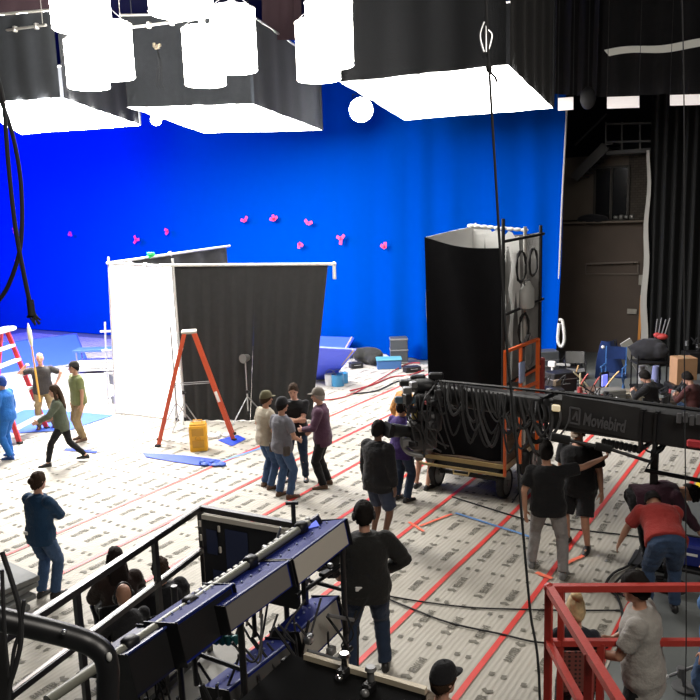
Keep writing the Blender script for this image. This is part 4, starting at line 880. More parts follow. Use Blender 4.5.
# remote head and camera
hd = D(412, 428, 11.2)
b = MB(o); b.tube([D(438, 388, 11.3), D(428, 392, 11.25), D(424, 408, 11.2)], .07, 10, 4); b.bbox(D(426, 402, 11.25), (.34, .3, .3), .05, rz=.4); b.ball(D(420, 385, 11.3), (.28, .16, .12), 12, 8); b.build('remote_head', BLK, CR, True)
cm = thing('film_camera', 'black film camera slung under the end of the crane arm', 'camera', D(424, 448, 11.2)); oc = cm.location
b = MB(oc); b.bbox(D(422, 432, 11.2), (.42, .34, .48), .05, rz=.5); b.bbox(D(431, 420, 11.2), (.3, .3, .3), .04, rz=.5); b.build('camera_body', mat('camera_black', (.02, .02, .022), .45), cm, True)
b = MB(oc); l0, l1 = D(413, 432, 11.15), D(392, 430, 11.0); b.cyl(l0, l1, .085, 18, .10); b.cyl(l1, l1+(l1-l0)*.25, .12, 4, .15); b.build('lens', BLK, cm, True)
b = MB(oc); b.bbox(D(405, 400, 11.05), (.30, .06, .10), .015, rz=.3); b.build('monitor', mat('monitor_teal', (.07, .12, .16), .3), cm)
b = MB(oc); b.tube([D(404, 402, 11.1), D(414, 412, 11.1), D(410, 424, 11.1), D(402, 440, 11.05), D(408, 452, 11.1), D(424, 456, 11.1)], .035, 8, 5); b.build('yoke', GREYM, cm, True)
b = MB(oc); b.bbox(D(415, 416, 11.05), (.10, .05, .16), .01, rz=.3); b.build('yellow_tag', mat('tag_yellow', (.45, .36, .12), .6), cm)
b = MB(oc); b.bbox(D(427, 403, 11.05), (.16, .05, .05), .01, rz=-.5); b.build('red_trim', mat('tag_red', (0, 0, 0)), cm)
for k in range(5): b = MB(oc); b.tube([D(408+6*k, 395, 11.1), D(404+8*k, 408+3*k, 11), D(416+4*k, 425, 11), D(420+3*k, 440, 11.05)], .012, 5, 5); b.build('camera_cable', RUB, cm, True)
rr = random.Random(8)
for k in range(14):
    b = MB(oc); p = D(rr.uniform(404, 442), rr.uniform(384, 446), rr.uniform(10.95, 11.1)); b.bbox(p, (rr.uniform(.08, .2), rr.uniform(.06, .14), rr.uniform(.05, .16)), .012, rz=rr.uniform(0, 3)); b.build('module', [BLK, GREYM, mat('camera_black', (0, 0, 0)), BLK][k % 4], cm)
for k in range(8):
    x = rr.uniform(402, 436); b = MB(oc); b.tube([D(x, rr.uniform(384, 400), 11), D(x+rr.uniform(-14, 10), rr.uniform(405, 425), 10.9), D(x+rr.uniform(-8, 14), rr.uniform(430, 446), 10.95), D(x+rr.uniform(-5, 20), rr.uniform(440, 458), 11)], .013, 5, 5); b.build('camera_cable', CBL, cm, True)
for x, y in ((418, 378), (436, 376), (407, 383)): b = MB(oc); b.bbox(D(x, y, 11.3), (.22, .12, .10), .02, rz=.4); b.build('receiver', BLK, cm)
# pan bar held by the man in black, with its foam grips
t = thing('boom_pole', 'black pole with foam grips held level below the crane arm', 'pole', D(600, 450, 9.4)); o2 = t.location
pA, pB, pC, pD = D(553, 437, 9.55), D(606, 448, 9.45), D(651, 462, 9.3), D(656, 448, 9.3)
b = MB(o2); b.tube([pA, pB, pC, pD, pD+V(0, 0, .3)], .022, 8); b.build('bar', BLK, t, True)
b = MB(o2); b.tube([pA-(pB-pA)*.04, pA.lerp(pB, .32)], .055, 12); b.build('grip', mat('foam', (.01, .01, .01), .95), t, True)
b = MB(o2); b.tube([pA.lerp(pB, .8), pB+(pC-pB)*.12], .05, 12); b.build('grip', mat('foam', (0, 0, 0)), t, True)
# stand post with brace under the arm
t = thing('crane_post', 'black steel post with a square brace rising behind the bent men', 'post', V(-1.62, 9.95, 0)); o3 = t.location
b = MB(); p = D(655, 450, 10.1)-o3; b.bar((p.x, p.y, 0), p, .09); b.build('post', BLK, t)
q = [D(655, 455, 10.1)-o3, D(645, 470, 10.1)-o3, D(708, 482, 9.9)-o3]
b = MB(); b.tube(q, .03, 8); b.build('brace', BLK, t, True)
b = MB(); b.bbox((p.x, p.y, .02), (.5, .5, .04), .01); b.build('base_plate', BLK, t)
t = thing('equipment_cart', 'dark low cart carrying the blue case beside the bent man in red', 'cart', G(690, 588)); o4 = t.location
b = MB(); b.bbox((.0, .1, .28), (.62, .5, .05), .01); b.build('shelf', BLK, t)
for sx in (-1, 1):
    for sy in (-1, 1): b = MB(); b.cyl((.27*sx-.02, .1+.2*sy, .06), (.27*sx+.02, .1+.2*sy, .06), .06, 12); b.bar((.27*sx, .1+.2*sy, .08), (.27*sx, .1+.2*sy, .28), .04); b.build('caster', BLK, t)
t = thing('tool_case', 'dark blue case with a white mark on the low cart', 'case', o4+V(0, .1, .306)); b = MB(); b.bbox((0, 0, .14), (.5, .36, .28), .03); b.build('shell', mat('case_blue', (.012, .02, .16), .4), t); b = MB(); b.tube([(-.1, 0, .28), (-.1, 0, .34), (.1, 0, .34), (.1, 0, .28)], .015, 6); b.build('handle', BLK, t, True)
b = MB(); b.bbox((-.02, -.183, .17), (.2, .008, .035), .003); b.bbox((.15, -.183, .2), (.06, .008, .03), .003); b.build('white_mark', WHT, t)
b = MB(); p = G(668, 590); 
for k in range(4): b.tube([p+V(.2*math.cos(a), .12*math.sin(a), .02+.03*k) for a in (2*PI*j/16 for j in range(17))], .014, 6)
single(b, 'cable_coil', RUB, 'black cable coil lying on concrete by the low cart', 'cable')
b = MB(); p = G(632, 508, 1.1)
t = thing('monitor_speaker', 'small black monitor on a thin stand beside the cart', 'monitor', G(526, 500)); o5 = t.location
h5 = PL(524, 462, o5, FW)-o5; b = MB(); b.bbox(h5, (.17, .2, .42), .04, rz=.5); b.build('case', BLK, t, True); b = MB(); b.tube([(0, 0, .02), (0, 0, h5.z-.2)], .02, 8); b.build('pole', BLK, t, True)
for k in range(3): b = MB(); a = k*2.1; b.tube([(0, 0, .3), (.3*math.cos(a), .3*math.sin(a), .02)], .013, 6); b.build('leg', BLK, t, True)
# ------------------------------------------------------------------ railing of the lighting platform
RLM = mat('rail_black', (.016, .015, .016), .35, spec=.6); RLT = mat('rail_highlight', (.20, .17, .15), .35, .3)
t = thing('platform_railing', 'black steel railing around the lighting rack, open towards the paper floor', 'railing', (-5.75, 4.3, 0)); o = t.location
RZ = 1.75; KZ = (CAM_H-RZ)/(CAM_H-1.6)
def zz(z): return CAM_H-(CAM_H-z)*KZ
cz = G(200, 508, RZ); RX, RY = cz.x, cz.y
def prail(nm, a, b_, w=.055): b = MB(o); b.bar(a, b_, w, w); return b.build(nm, RLM, t)
L_far, L_near = V(RX, RY, RZ), G(-40, 668, RZ)
dL = (L_near-L_far)
prail('top_rail', L_far, L_near, .06)
b = MB(o); b.bar(L_far+V(.0, 0, .031), L_near+V(0, 0, .031), .03, .004); b.build('rail_highlight_strip', RLT, t)  # pale strip painted as the light catching the rail top
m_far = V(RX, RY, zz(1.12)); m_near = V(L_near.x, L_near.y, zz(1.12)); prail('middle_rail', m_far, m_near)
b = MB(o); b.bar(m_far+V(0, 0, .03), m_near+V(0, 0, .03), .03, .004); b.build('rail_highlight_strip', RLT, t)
prail('toe_rail', V(RX, RY, .2), V(L_near.x, L_near.y, .2))
E0 = G(302, 526, RZ); prail('end_rail', L_far, V(E0.x, E0.y, RZ), .06)
for q in (0, .265, .62, .97): p = L_far+dL*q; prail('post', V(p.x, p.y, .12), V(p.x, p.y, RZ), .05)
prail('post', V(E0.x, E0.y, .12), V(E0.x, E0.y, RZ), .05)
# deck of the platform
dk = thing('platform_deck', 'low grey platform deck under the lighting rack', 'platform', (-4.6, 4.2, 0)); b = MB(dk.location); b.bbox((-4.55, 3.9, .07), (2.2, 4.0, .1), .01); b.build('deck', mat('deck_grey', (.21, .20, .175), .7, var=.15), dk)
b = MB(dk.location)
for x in (-5.6, -3.5):
    for y in (2.2, 5.6): b.bbox((x, y, .01), (.1, .1, .02), .004)
b.build('pad', RUB, dk)
# black panel hung on the end rail, with papers and pale top strip
bp = thing('notice_board', 'black board hung on the end rail with dark blue papers taped to it', 'board', ((RX+E0.x)/2, RY, .66)); o = bp.location
pt = lambda u, z: V(RX+.06+(E0.x-RX-.1)*u, RY-.05+(E0.y-RY)*u, zz(z))
b = MB(o); b.sheet(pt(0, .68), pt(1, .68), pt(1, 1.53), pt(0, 1.53), 4, 4, None, .03); b.build('board', mat('board_black', (.012, .013, .017), .5), bp)
b = MB(o); b.bar(pt(.03, 1.55)+V(0, -.02, 0), pt(.98, 1.55)+V(0, -.02, 0), .04, .05); b.build('pale_strip', mat('pale_strip', (.62, .58, .50), .5), bp)
for u0, u1, z0, z1 in ((.05, .17, 1.12, 1.40), (.26, .50, .86, 1.44), (.10, .32, .71, .94)):
    b = MB(o); b.sheet(pt(u0, z0)+V(0, -.012, 0), pt(u1, z0)+V(0, -.012, 0), pt(u1, z1)+V(0, -.012, 0), pt(u0, z1)+V(0, -.012, 0), 2, 2, None, .004); b.build('paper', mat('paper_navy', (.022, .032, .085), .6), bp)
for u, z in ((.0, 1.46), (.0, 1.3), (.21, 1.44), (.21, 1.2), (.93, 1.42)): b = MB(o); b.bbox(pt(u, z)+V(0, -.03, 0), (.03, .02, .07), .006); b.build('latch', mat('pale_strip', (0, 0, 0)), bp)
b = MB(); p = PY(277, 538, RY-.2); b.tube([p+V(-.1, 0, -.1), p, p+V(.05, 0, .12)], .012, 6); b.bbox(p+V(-.13, 0, -.12), (.1, .04, .03), .008); single(b, 'clamp', STEEL, 'small bright clamp at the corner of the black board', 'clamp')
# ------------------------------------------------------------------ rack of light panels
RK = thing('lighting_rack', 'dark rolling rack of tubes holding the blue light panels', 'rack', (-4.1, 4.3, .12)); o = RK.location
FR = mat('rack_black', (.014, .014, .015), .4); PIPEG = mat('rack_pipe', (.20, .20, .18), .4, .4)
for y in (2.5, 4.25, 5.75):
    for x in (-4.45, -3.75): b = MB(o); b.tube([(x, y, .3), (x, y, 1.75)], .028, 8); b.build('upright', FR, RK, True)
    b = MB(o); b.tube([(-4.45, y, .35), (-3.75, y, .35)], .025, 8); b.build('cross_tube', FR, RK, True); b = MB(o); b.tube([(-4.45, y, 1.2), (-3.75, y, 1.2)], .02, 8); b.build('cross_tube', FR, RK, True)
for x, z in ((-4.45, .35), (-3.75, .35), (-4.45, 1.15), (-3.75, .55)): b = MB(o); b.tube([(x, 2.4, z), (x, 5.85, z)], .024, 8); b.build('long_tube', PIPEG if z > 1 else FR, RK, True)
pg0, pg1 = G(120, 651, 1.88), G(308, 523, 1.88)
b = MB(o); b.tube([pg0-(pg1-pg0)*.25, pg0, pg1], .034, 10); b.build('top_tube', mat('rack_grey_tube', (.24, .24, .20), .45, .2), RK, True)
for q in (.04, .3, .62, .95): b = MB(o); p = pg0.lerp(pg1, q); b.bbox(p, (.10, .12, .11), .02); b.tube([p, V(p.x, p.y, 1.2)], .02, 6); b.build('tube_clamp', BLK, RK, True)
b = MB(o); p = G(313, 522, 1.88)
b = MB(o); p = PL(293, 503, pg1, FW); b.tube([V(p.x, p.y, 1.5), p], .022, 8); b.bar(p-RT*.07, p+RT*.05, .03); b.bar(p+V(0, 0, -.2)-RT*.0, p+V(0, 0, -.2)+RT*.08, .03); b.build('mast', BLK, RK)
for y in (2.7, 5.6):
    for x in (-4.45, -3.75):
        b = MB(o); b.cyl((x-.04, y, .24), (x+.04, y, .24), .12, 18); w_ = b.build('wheel', RUB, RK, True); b = MB(o); b.bar((x, y, .24), (x, y, .38), .05); b.build('wheel_fork', STEEL, w_)
rnd = random.Random(11)
for k in range(30):
    y = rnd.uniform(2.6, 5.6); x = rnd.uniform(-4.4, -3.65); z = rnd.uniform(.9, 1.35); b = MB(o)
    b.tube([(x, y, z), (x+rnd.uniform(-.1, .2), y+.1, z-.35), (x+rnd.uniform(-.1, .15), y+rnd.uniform(.1, .4), z-rnd.uniform(.3, .7)), (x+.05, y+.45, z-.15)], rnd.uniform(.008, .016), 5, 5); b.build('loose_cable', RUB, RK, True)
PB = mat('panel_blue', (.010, .020, .17), .6, spec=.15); PBD = mat('panel_navy', (.010, .012, .04), .45)
DIF = mat('panel_diffuser', (.50, .47, .41), .6)  # the dim and black faces below are this diffuser darkened for shade
def sky(label, q0, q1, z, facelen, dif, teeth=True, dark=False):
    # q0,q1: pixels of the two ends of the upper front edge at height z; face drops away toward +X
    a, c = G(*q0, z), G(*q1, z); d = (c-a); L = d.length; d.normalize(); s = V(d.y, -d.x, 0)
    if s.x < 0: s = -s
    t = thing('studio_light', label, 'light panel', ((a.x+c.x)/2, (a.y+c.y)/2, z-facelen), 0, 'blue housed light panels on the rack'); o = t.location
    fd = (s*.20-V(0, 0, .98)).normalized(); nn = d.cross(fd).normalized(); nn = nn if nn.x > 0 else -nn
    bk = -nn
    A0 = a; th = .30
    P = lambda u, f, k: A0+d*(L*u)+fd*(facelen*f)+bk*(th*k)
    b = MB(o); b.add([P(0, 0, 0), P(1, 0, 0), P(1, 1, 0), P(0, 1, 0), P(0, .06, 1), P(1, .06, 1), P(1, .94, 1), P(0, .94, 1)], [(0, 1, 2, 3), (7, 6, 5, 4), (4, 5, 1, 0), (5, 6, 2, 1), (6, 7, 3, 2), (7, 4, 0, 3)]); b.build('housing', PBD if dark else PB, t)
    b = MB(o); b.sheet(P(.03, .09, -.03), P(.97, .09, -.03), P(.97, .93, -.03), P(.03, .93, -.03), 4, 3, None, .008); b.build('diffuser', dif, t)
    for u in (0, 1): b = MB(o); b.add([P(u, -.01, -.12), P(u+.012*(1 if u else -1), -.01, -.12), P(u+.012*(1 if u else -1), 1.02, -.12), P(u, 1.02, -.12), P(u, -.01, 1), P(u+.012*(1 if u else -1), -.01, 1), P(u+.012*(1 if u else -1), 1.02, 1), P(u, 1.02, 1)], [(0, 1, 2, 3), (7, 6, 5, 4), (0, 4, 5, 1), (1, 5, 6, 2), (2, 6, 7, 3), (3, 7, 4, 0)]); b.build('end_cap', BLK, t)
    b = MB(o); b.bar(P(0, -.01, -.06), P(1, -.01, -.06), .014, .014); b.build('front_lip', mat('lip_blue', (.03, .05, .22), .4), t)
    for k in range(7): b = MB(o); u = .08+.84*k/6; b.ball(P(u, -.005, .5), (.012, .012, .008), 8, 5); b.build('bolt', mat('bolt_pale', (.20, .24, .4), .4), t, True)
    b = MB(o); b.tube([P(.02, .5, .6), P(-.04, .5, .6)-V(0, 0, 0), P(-.04, .5, 1.6), P(1.04, .5, 1.6), P(1.04, .5, .6), P(.98, .5, .6)], .018, 6); b.build('yoke', BLK, t, True)
    if teeth:
        for k in range(9): b = MB(o); u = .12+.76*k/8; b.bbox(P(u, -.10, 1.12), (.05, .035, .09), .006, rz=math.atan2(d.y, d.x)); b.build('cooling_fin', mat('fin_pale', (.55, .55, .52), .4), t)
        b = MB(o); b.bar(P(.08, -.03, 1.05), P(.94, -.03, 1.05), .05, .05); b.build('fin_bar', mat('fin_dark', (.03, .03, .035), .4), t)
    return t
sky('farthest blue light panel with a pale face, next to the standing man in front', (344, 519), (290, 559), 1.9, .25, DIF)
sky('middle blue light panel with a dim face, second from the standing man in front', (287, 561), (222, 606), 1.9, .22, mat('panel_diffuser_shaded', (.17, .16, .15), .6), True)
sky('blue light panel with a shaded face beside the grey tube', (231, 584), (174, 623), 1.95, .32, mat('panel_shaded_face', (.012, .012, .013), .5), False)
sky('smallest blue light panel with louvres close to the black padded bar', (166, 626), (124, 655), 1.9, .32, mat('panel_shaded_face', (0, 0, 0)), False, True)
sky('lower blue light panel with a pale grey face by the wheel', (336, 596), (296, 632), 1.0, .34, mat('panel_diffuser_grey', (.36, .34, .30), .6), False)
sky('lowest blue light panel with a dark face over the black box', (290, 640), (226, 690), 1.0, .40, mat('panel_diffuser_dark', (.07, .068, .066), .6), False)
for k in range(9):
    y = 2.7+k*.34; b = MB(o); b.tube([(-3.72, y, rnd.uniform(.7, 1.15)), (-3.55+rnd.uniform(-.1, .2), y+rnd.uniform(.05, .3), rnd.uniform(.55, 1.1))], .018, 7); b.bbox((-3.7, y, rnd.uniform(.7, 1.15)), (.07, .09, .08), .012); b.build('side_arm', [BLK, STEEL, GREYM][k % 3], RK, True)
for k in range(14):
    p = G(rnd.uniform(105, 165), rnd.uniform(655, 672), 1.15); b = MB(o); b.tube([p, p+V(rnd.uniform(-.1, .1), rnd.uniform(-.1, .1), -.25), p+V(rnd.uniform(-.15, .15), rnd.uniform(-.12, .12), -.6), p+V(rnd.uniform(-.2, .2), rnd.uniform(-.1, .1), -.95)], .009, 5, 4); b.build('loose_cable', RUB, RK, True)
for k in range(10):
    p = G(rnd.uniform(215, 300), rnd.uniform(600, 650), rnd.uniform(1.0, 1.3)); b = MB(o); b.tube([p, p+V(.08, .1, -.2), p+V(rnd.uniform(-.1, .2), rnd.uniform(.1, .3), rnd.uniform(-.1, -.4)), p+V(0, .4, .05)], .011, 5, 4); b.build('loose_cable', mat('cable_grey', (0, 0, 0)), RK, True)
# glowing panel back at the far end
a, c = PL(300, 524, pg1, FW), PL(338, 524, pg1, FW)
t = thing('display_light', 'black framed panel lit with blue lamps at the far end of the rack', 'light panel', a+V(0, 0, -.3)); o = t.location
P4 = [PL(x, y, pg1+FW*.06, FW) for x, y in ((301, 546), (328, 536), (318, 515), (296, 530))]
b = MB(o); b.sheet(P4[0], P4[1], P4[2], P4[3], 2, 2, None, .05); b.build('frame', BLK, t)
P4 = [PL(x, y, pg1+FW*.0, FW) for x, y in ((304, 541), (324, 533), (316, 520), (302, 531))]
b = MB(o); b.sheet(P4[0], P4[1], P4[2], P4[3], 2, 2); b.build('lamps', glow('blue_lamps', (.03, .12, 1), .8), t)
# clutter hung on the rack
b = MB(); p = G(222, 641, 1.25); [b.bbox(p+V(-.06+.05*k, .02*k, 0), (.05, .06, .09), .012) for k in range(4)]; single(b, 'clamp', mat('teal', (.01, .13, .13), .5), 'teal plastic clamp on the lower tube of the rack', 'clamp')
for x, y, lb in ((249, 608, 'pale connector block under the dim faced panel'), (262, 600, 'second pale connector block beside the dim faced panel')):
    b = MB(); p = G(x, y, 1.5); b.bbox(p, (.08, .12, .06), .01); b.tube([p, p+V(.05, -.1, -.1)], .01, 5); single(b, 'connector', mat('pale_connector', (.42, .37, .28), .5), lb, 'connector')
for x, y, lb in ((208, 628, 'short white rod beside the teal clamp'), (142, 682, 'short white rod low on the rack near the view edge')):
    p = G(x, y, 1.4); b = MB(); b.tube([p+V(-.02, -.1, -.05), p+V(.02, .1, .05)], .014, 7); b.ball(p+V(.02, .1, .05), .02, 8, 6); single(b, 'handle_rod', mat('rod_white', (.65, .65, .62), .4), lb, 'rod')
b = MB(); p = G(176, 657, .9); b.tube([p+V(.1*math.cos(a), .06*math.sin(a), .01*math.sin(3*a)) for a in (2*PI*k/14 for k in range(15))], .018, 6); single(b, 'tape_roll', mat('tape_tan', (.55, .42, .24), .6), 'tan tape roll hanging under the panel with the shaded face', 'tape roll')
t = thing('rack_bracket', 'cluster of bright metal brackets beside the standing man in front', 'bracket', G(325, 565, 1.3)); o = t.location
rnd = random.Random(5)
for k in range(12): b = MB(); p = V(rnd.uniform(-.22, .22), rnd.uniform(-.35, .35), rnd.uniform(-.12, .2)); b.bbox(p, (rnd.uniform(.05, .14), rnd.uniform(.04, .12), rnd.uniform(.03, .07)), .008, rz=rnd.uniform(0, 3)); b.build('bracket_plate', STEEL if k % 3 == 0 else BLK, t)
b = MB(); b.tube([(0, -.5, -.1), (.1, .45, -.05)], .022, 8); b.tube([(-.2, -.3, .1), (.2, .3, .1)], .018, 8); b.build('rod', BLK, t, True)
# black box with pale edge in front
t = thing('black_box', 'black topped box with a pale wooden edge at the lower border of the view', 'box', (-3.3, 4.7, 0)); o = t.location
s0, s1 = G(305, 656, 1.3), G(426, 691, 1.3); dx = (s1-s0).normalized(); nY = V(dx.y, -dx.x, 0); nY = nY if nY.y < 0 else -nY
sL = s0-dx*.14; q0, q1 = sL+nY*1.1, s1+nY*1.1
b = MB(o); zc = lambda p, z: V(p.x, p.y, z)
b.add([zc(sL, .0), zc(s1, .0), zc(q1, .0), zc(q0, .0), zc(sL, 1.28), zc(s1, 1.28), zc(q1, 1.28), zc(q0, 1.28)], [(3, 2, 1, 0), (4, 5, 6, 7), (0, 1, 5, 4), (1, 2, 6, 5), (2, 3, 7, 6), (3, 0, 4, 7)]); b.build('carcass', mat('box_black', (.003, .003, .003), .9, spec=.1), t)
b = MB(o); b.bar(s0, s1, .045, .05); b.build('pale_edge', mat('pale_edge', (.60, .52, .38), .5), t)
for (x, y, lb) in ((345, 668, 'chrome clamp standing on the pale edge of the black box'), (371, 682, 'smaller dark clamp on the pale edge of the black box')):
    p = G(x, y, 1.33); t = thing('clamp', lb, 'clamp', p); m = CHROME if x < 360 else GREYM
    b = MB(); b.cyl((0, 0, -.02), (0, 0, .1), .028, 14); b.cyl((0, 0, .1), (0, 0, .125), .045, 16, .035); b.build('knob', m, t, True); b = MB(); b.bbox((.0, -.03, -.02), (.08, .10, .07), .012); b.build('jaw', BLK, t)
    b = MB(); b.ball((0, -.09, -.04), .035, 12, 8); b.build('screw_head', m, t, True)

# thick curved black bar of the near crane handle, and the dark upright at the view edge
t = thing('padded_bar', 'thick black bent tube sweeping in from the view edge below the railing', 'bar', D(100, 690, 3.0)); o = t.location
b = MB(o); b.tube([D(-40, 608, 2.9), D(0, 619, 3.0), D(50, 631, 3.05), D(84, 641, 3.1), D(102, 652, 3.1), D(108, 668, 3.1), D(108, 690, 3.1), D(107, 760, 3.1)], .046, 14, 6); b.build('tube', mat('bar_black', (.012, .012, .013), .35), t, True)
b = MB(o); b.ball(D(109, 657, 3.06), (.012, .012, .02), 8, 6); b.build('glint_rivet', mat('rod_white', (0, 0, 0)), t, True)  # white ball stands in for a bright reflection on the tube
b = MB(o); b.ball(D(64, 632, 3.0), (.012, .012, .01), 8, 6); b.build('glint_rivet', STEEL, t, True)
b = MB(o); b.tube([D(107, 752, 3.1), V(D(107, 752, 3.1).x, D(107, 752, 3.1).y, .02)], .046, 12); b.build('leg', mat('bar_black', (0, 0, 0)), t, True)
t = thing('frame_post', 'dark upright post at the view edge behind the hanging cables', 'post', V(D(3, 700, 3.3).x, D(3, 700, 3.3).y, 0)); b = MB(); zt = D(3, 610, 3.3).z; b.bar((0, 0, 0), (0, 0, zt), .06); b.build('post', FR, t); b = MB(); b.bbox((0, 0, .01), (.25, .25, .02), .004); b.build('base_plate', FR, t)

# ropes and cables hanging close to the camera
def hang(name, label, px, dep, r, m=RUB, k=6, knot=None, floor=False, cat='rope'):
    pts = [D(x, y, dep) for x, y in px]
    if floor: pts.append(V(pts[-1].x+.02, pts[-1].y, .03))
    t = thing(name, label, cat, V(pts[-1].x, pts[-1].y, pts[-1].z)); b = MB(t.location); b.tube(pts, r, 7, k); b.build('line', m, t, True)
    if knot:
        for kx, ky in knot:
            p = D(kx, ky, dep); b = MB(t.location); b.ball(p, (r*2.4, r*2.4, r*3.4), 9, 7); b.tube([p, p+V(.012, .01, -.03), D(kx+6, ky+9, dep), D(kx+8, ky+14, dep)], r*.9, 6, 4); b.build('knot', m, t, True)
    return t
ROPE = mat('black_rope', (.012, .012, .013), .9)
t = hang('hanging_rope', 'long black rope hanging the full height of the view past the cart', [(484, -60), (486, 0), (489, 66), (494, 150), (500, 250), (507, 350), (515, 430), (522, 520), (530, 610), (540, 705)], 4.2, .0075, ROPE, knot=[(489, 68)], floor=True)
b = MB(t.location); 
for k in range(3): b.tube([D(484+2*k, 22+4*k, 4.2), D(480+6*k, 36, 4.2), D(484+2*k, 52, 4.2)], .005, 6, 5)
b.build('loop', STEEL, t, True)
hang('hanging_wire', 'thin dark wire hanging down over the red railing', [(681, -40), (684, 100), (684, 300), (686, 560), (685, 704)], 4.5, .0035, ROPE, floor=True)
cbt = hang('hanging_cable', 'black cable hanging from above and crossing its neighbour by the pink mark', [(-8, 60), (3, 100), (8, 160), (15, 225), (24, 275), (31, 308)], 3.4, .010)
hang('hanging_cable', 'black cable curving down and back out of view at the hall edge', [(-4, 90), (10, 125), (20, 175), (22, 225), (18, 258), (6, 290), (-10, 310)], 3.5, .010)
t = cbt
for k in range(10): b = MB(t.location); p = D(31, 304, 3.4); b.tube([p, D(32+random.uniform(-4, 4), 314, 3.4), D(33+random.uniform(-8, 8), random.uniform(316, 326), 3.4)], .0045, 5, 3); b.build('strand', RUB, t, True)
b = MB(t.location); b.tube([D(30, 300, 3.4), D(32, 316, 3.4)], .016, 8); b.build('binding', RUB, t, True)
hang('hanging_cable', 'black looped cable hanging across the bent tube near the lower view corner', [(2, 552), (12, 582), (20, 612), (21, 640), (16, 665), (9, 690), (8, 720)], 2.7, .009)
hang('hanging_cable', 'second black looped cable beside the dark upright near the lower view corner', [(2, 570), (4, 620), (6, 650), (10, 678), (14, 650), (20, 630), (24, 600)], 2.7, .007)

# ------------------------------------------------------------------ red lift basket
c = D(549, 588, 6.2); t = thing('red_basket', 'red steel access platform railing with a perforated gate at the lower view corner', 'platform railing', (c.x, c.y, 0)); o = t.location
zt = c.z; e = G(720, 587, zt); n0 = G(622, 706, zt); zm = PL(562, 647, c, V(0, 1, 0)).z
zm = PY(562, 646, c.y).z
mid = lambda p, z: V(p.x, p.y, z)
def rb(nm, p, q, w=.05): b = MB(o); b.tube([p, q], w/2+.006, 12); return b.build(nm, RED, t, True)
def rbar(nm, p, q, w=.06): b = MB(o); b.bar(p, q, w); return b.build(nm, RED, t)
dN = (n0-c); far_n = c+dN*1.25
rbar('top_rail', c, e, .055); rbar('top_rail', c, far_n, .06)
rbar('middle_rail', mid(c, zm), mid(e, zm), .05); rbar('middle_rail', mid(c, zm), mid(far_n, zm), .055)
for p in (c, c+(e-c)*1.0, c+dN*.62, far_n): rbar('post', mid(p, .55), mid(p, zt), .055)
rbar('corner_post', mid(c+(e-c).normalized()*.10, .55), mid(c+(e-c).normalized()*.10, zt), .045)
rbar('toe_board', mid(c, .62), mid(e, .62), .10); rbar('toe_board', mid(c, .62), mid(far_n, .62), .10)
b = MB(o); b.ball(c, .045, 10, 8); b.build('corner_joint', RED, t, True)
b = MB(o); b.add([mid(c, .5), mid(e, .5), mid(e+dN*1.25, .5), mid(far_n, .5), mid(c, .56), mid(e, .56), mid(e+dN*1.25, .56), mid(far_n, .56)], [(3, 2, 1, 0), (4, 5, 6, 7), (0, 1, 5, 4), (1, 2, 6, 5), (2, 3, 7, 6), (3, 0, 4, 7)]); 
fl_ = b.build('deck_frame', mat('basket_dark', (.03, .02, .02), .6), t); bpy.data.objects.remove(fl_)
g0, g1 = PY(563, 655, c.y), PY(603, 655, c.y); gz = PY(563, 697, c.y).z
ex = (e-c).normalized(); ga = c+ex*((g0-c).length*.9); gb_ = c+ex*((g1-c).length*.95)
g0, g1 = PL(562, 652, c, ex.cross(V(0, 0, 1))), PL(601, 652, c, ex.cross(V(0, 0, 1))); gz = PL(562, 692, c, ex.cross(V(0, 0, 1))).z
def perf():
    m = mat('perforated_red', (.13, .03, .025), .5); nt = m.node_tree; v = nt.nodes.new('ShaderNodeTexVoronoi'); v.inputs['Scale'].default_value = 26; v.inputs['Randomness'].default_value = 0
    tc = nt.nodes.new('ShaderNodeTexCoord'); r = nt.nodes.new('ShaderNodeValToRGB'); r.color_ramp.elements[0].position = .3; r.color_ramp.elements[0].color = (.01, .006, .006, 1); r.color_ramp.elements[1].position = .4; r.color_ramp.elements[1].color = (.16, .045, .035, 1)
    nt.links.new(tc.outputs['Object'], v.inputs['Vector']); nt.links.new(v.outputs['Distance'], r.inputs[0]); nt.links.new(r.outputs[0], nt.nodes['Principled BSDF'].inputs['Base Color']); return m
g0, g1 = mid(g0, PL(562, 652, c, ex.cross(V(0, 0, 1))).z), mid(g1, PL(562, 652, c, ex.cross(V(0, 0, 1))).z)
b = MB(o); b.sheet(mid(g0, gz), mid(g1, gz), g1, g0, 2, 2, None, .02); b.build('perforated_panel', perf(), t)
rbar('panel_post', mid(g1, .55), mid(g1, zm), .055); 
for p in (c, e): 
    b = MB(o); b.bar(mid(p, .55), mid(p, 0), .06); b.build('leg', BLK, t)
for p in (far_n,): b = MB(o); b.bar(mid(p, .55), mid(p, 0), .06); b.build('leg', BLK, t)
# little stand on the bare concrete
t = thing('mic_stand', 'small grey stand with a pale tipped bar on the bare concrete', 'stand', G(684, 688)); o = t.location; h = PL(681, 672, o, FW)
k0, k1 = PL(667, 677, o, FW)-o, PL(712, 660, o, FW)-o
b = MB(); b.tube([k0, k1], .016, 8); b.build('bar', GREYM, t, True); b = MB(); b.ball(k0, .024, 10, 7); b.build('tip', WHT, t, True); b = MB(); b.cyl((h-o)-V(0, 0, .05), (h-o)+V(0, 0, .05), .04, 12); b.tube([(h-o), (0, 0, .02)], .02, 8); b.cyl((0, 0, .0), (0, 0, .02), .12, 16); b.build('base', GREYM, t, True)
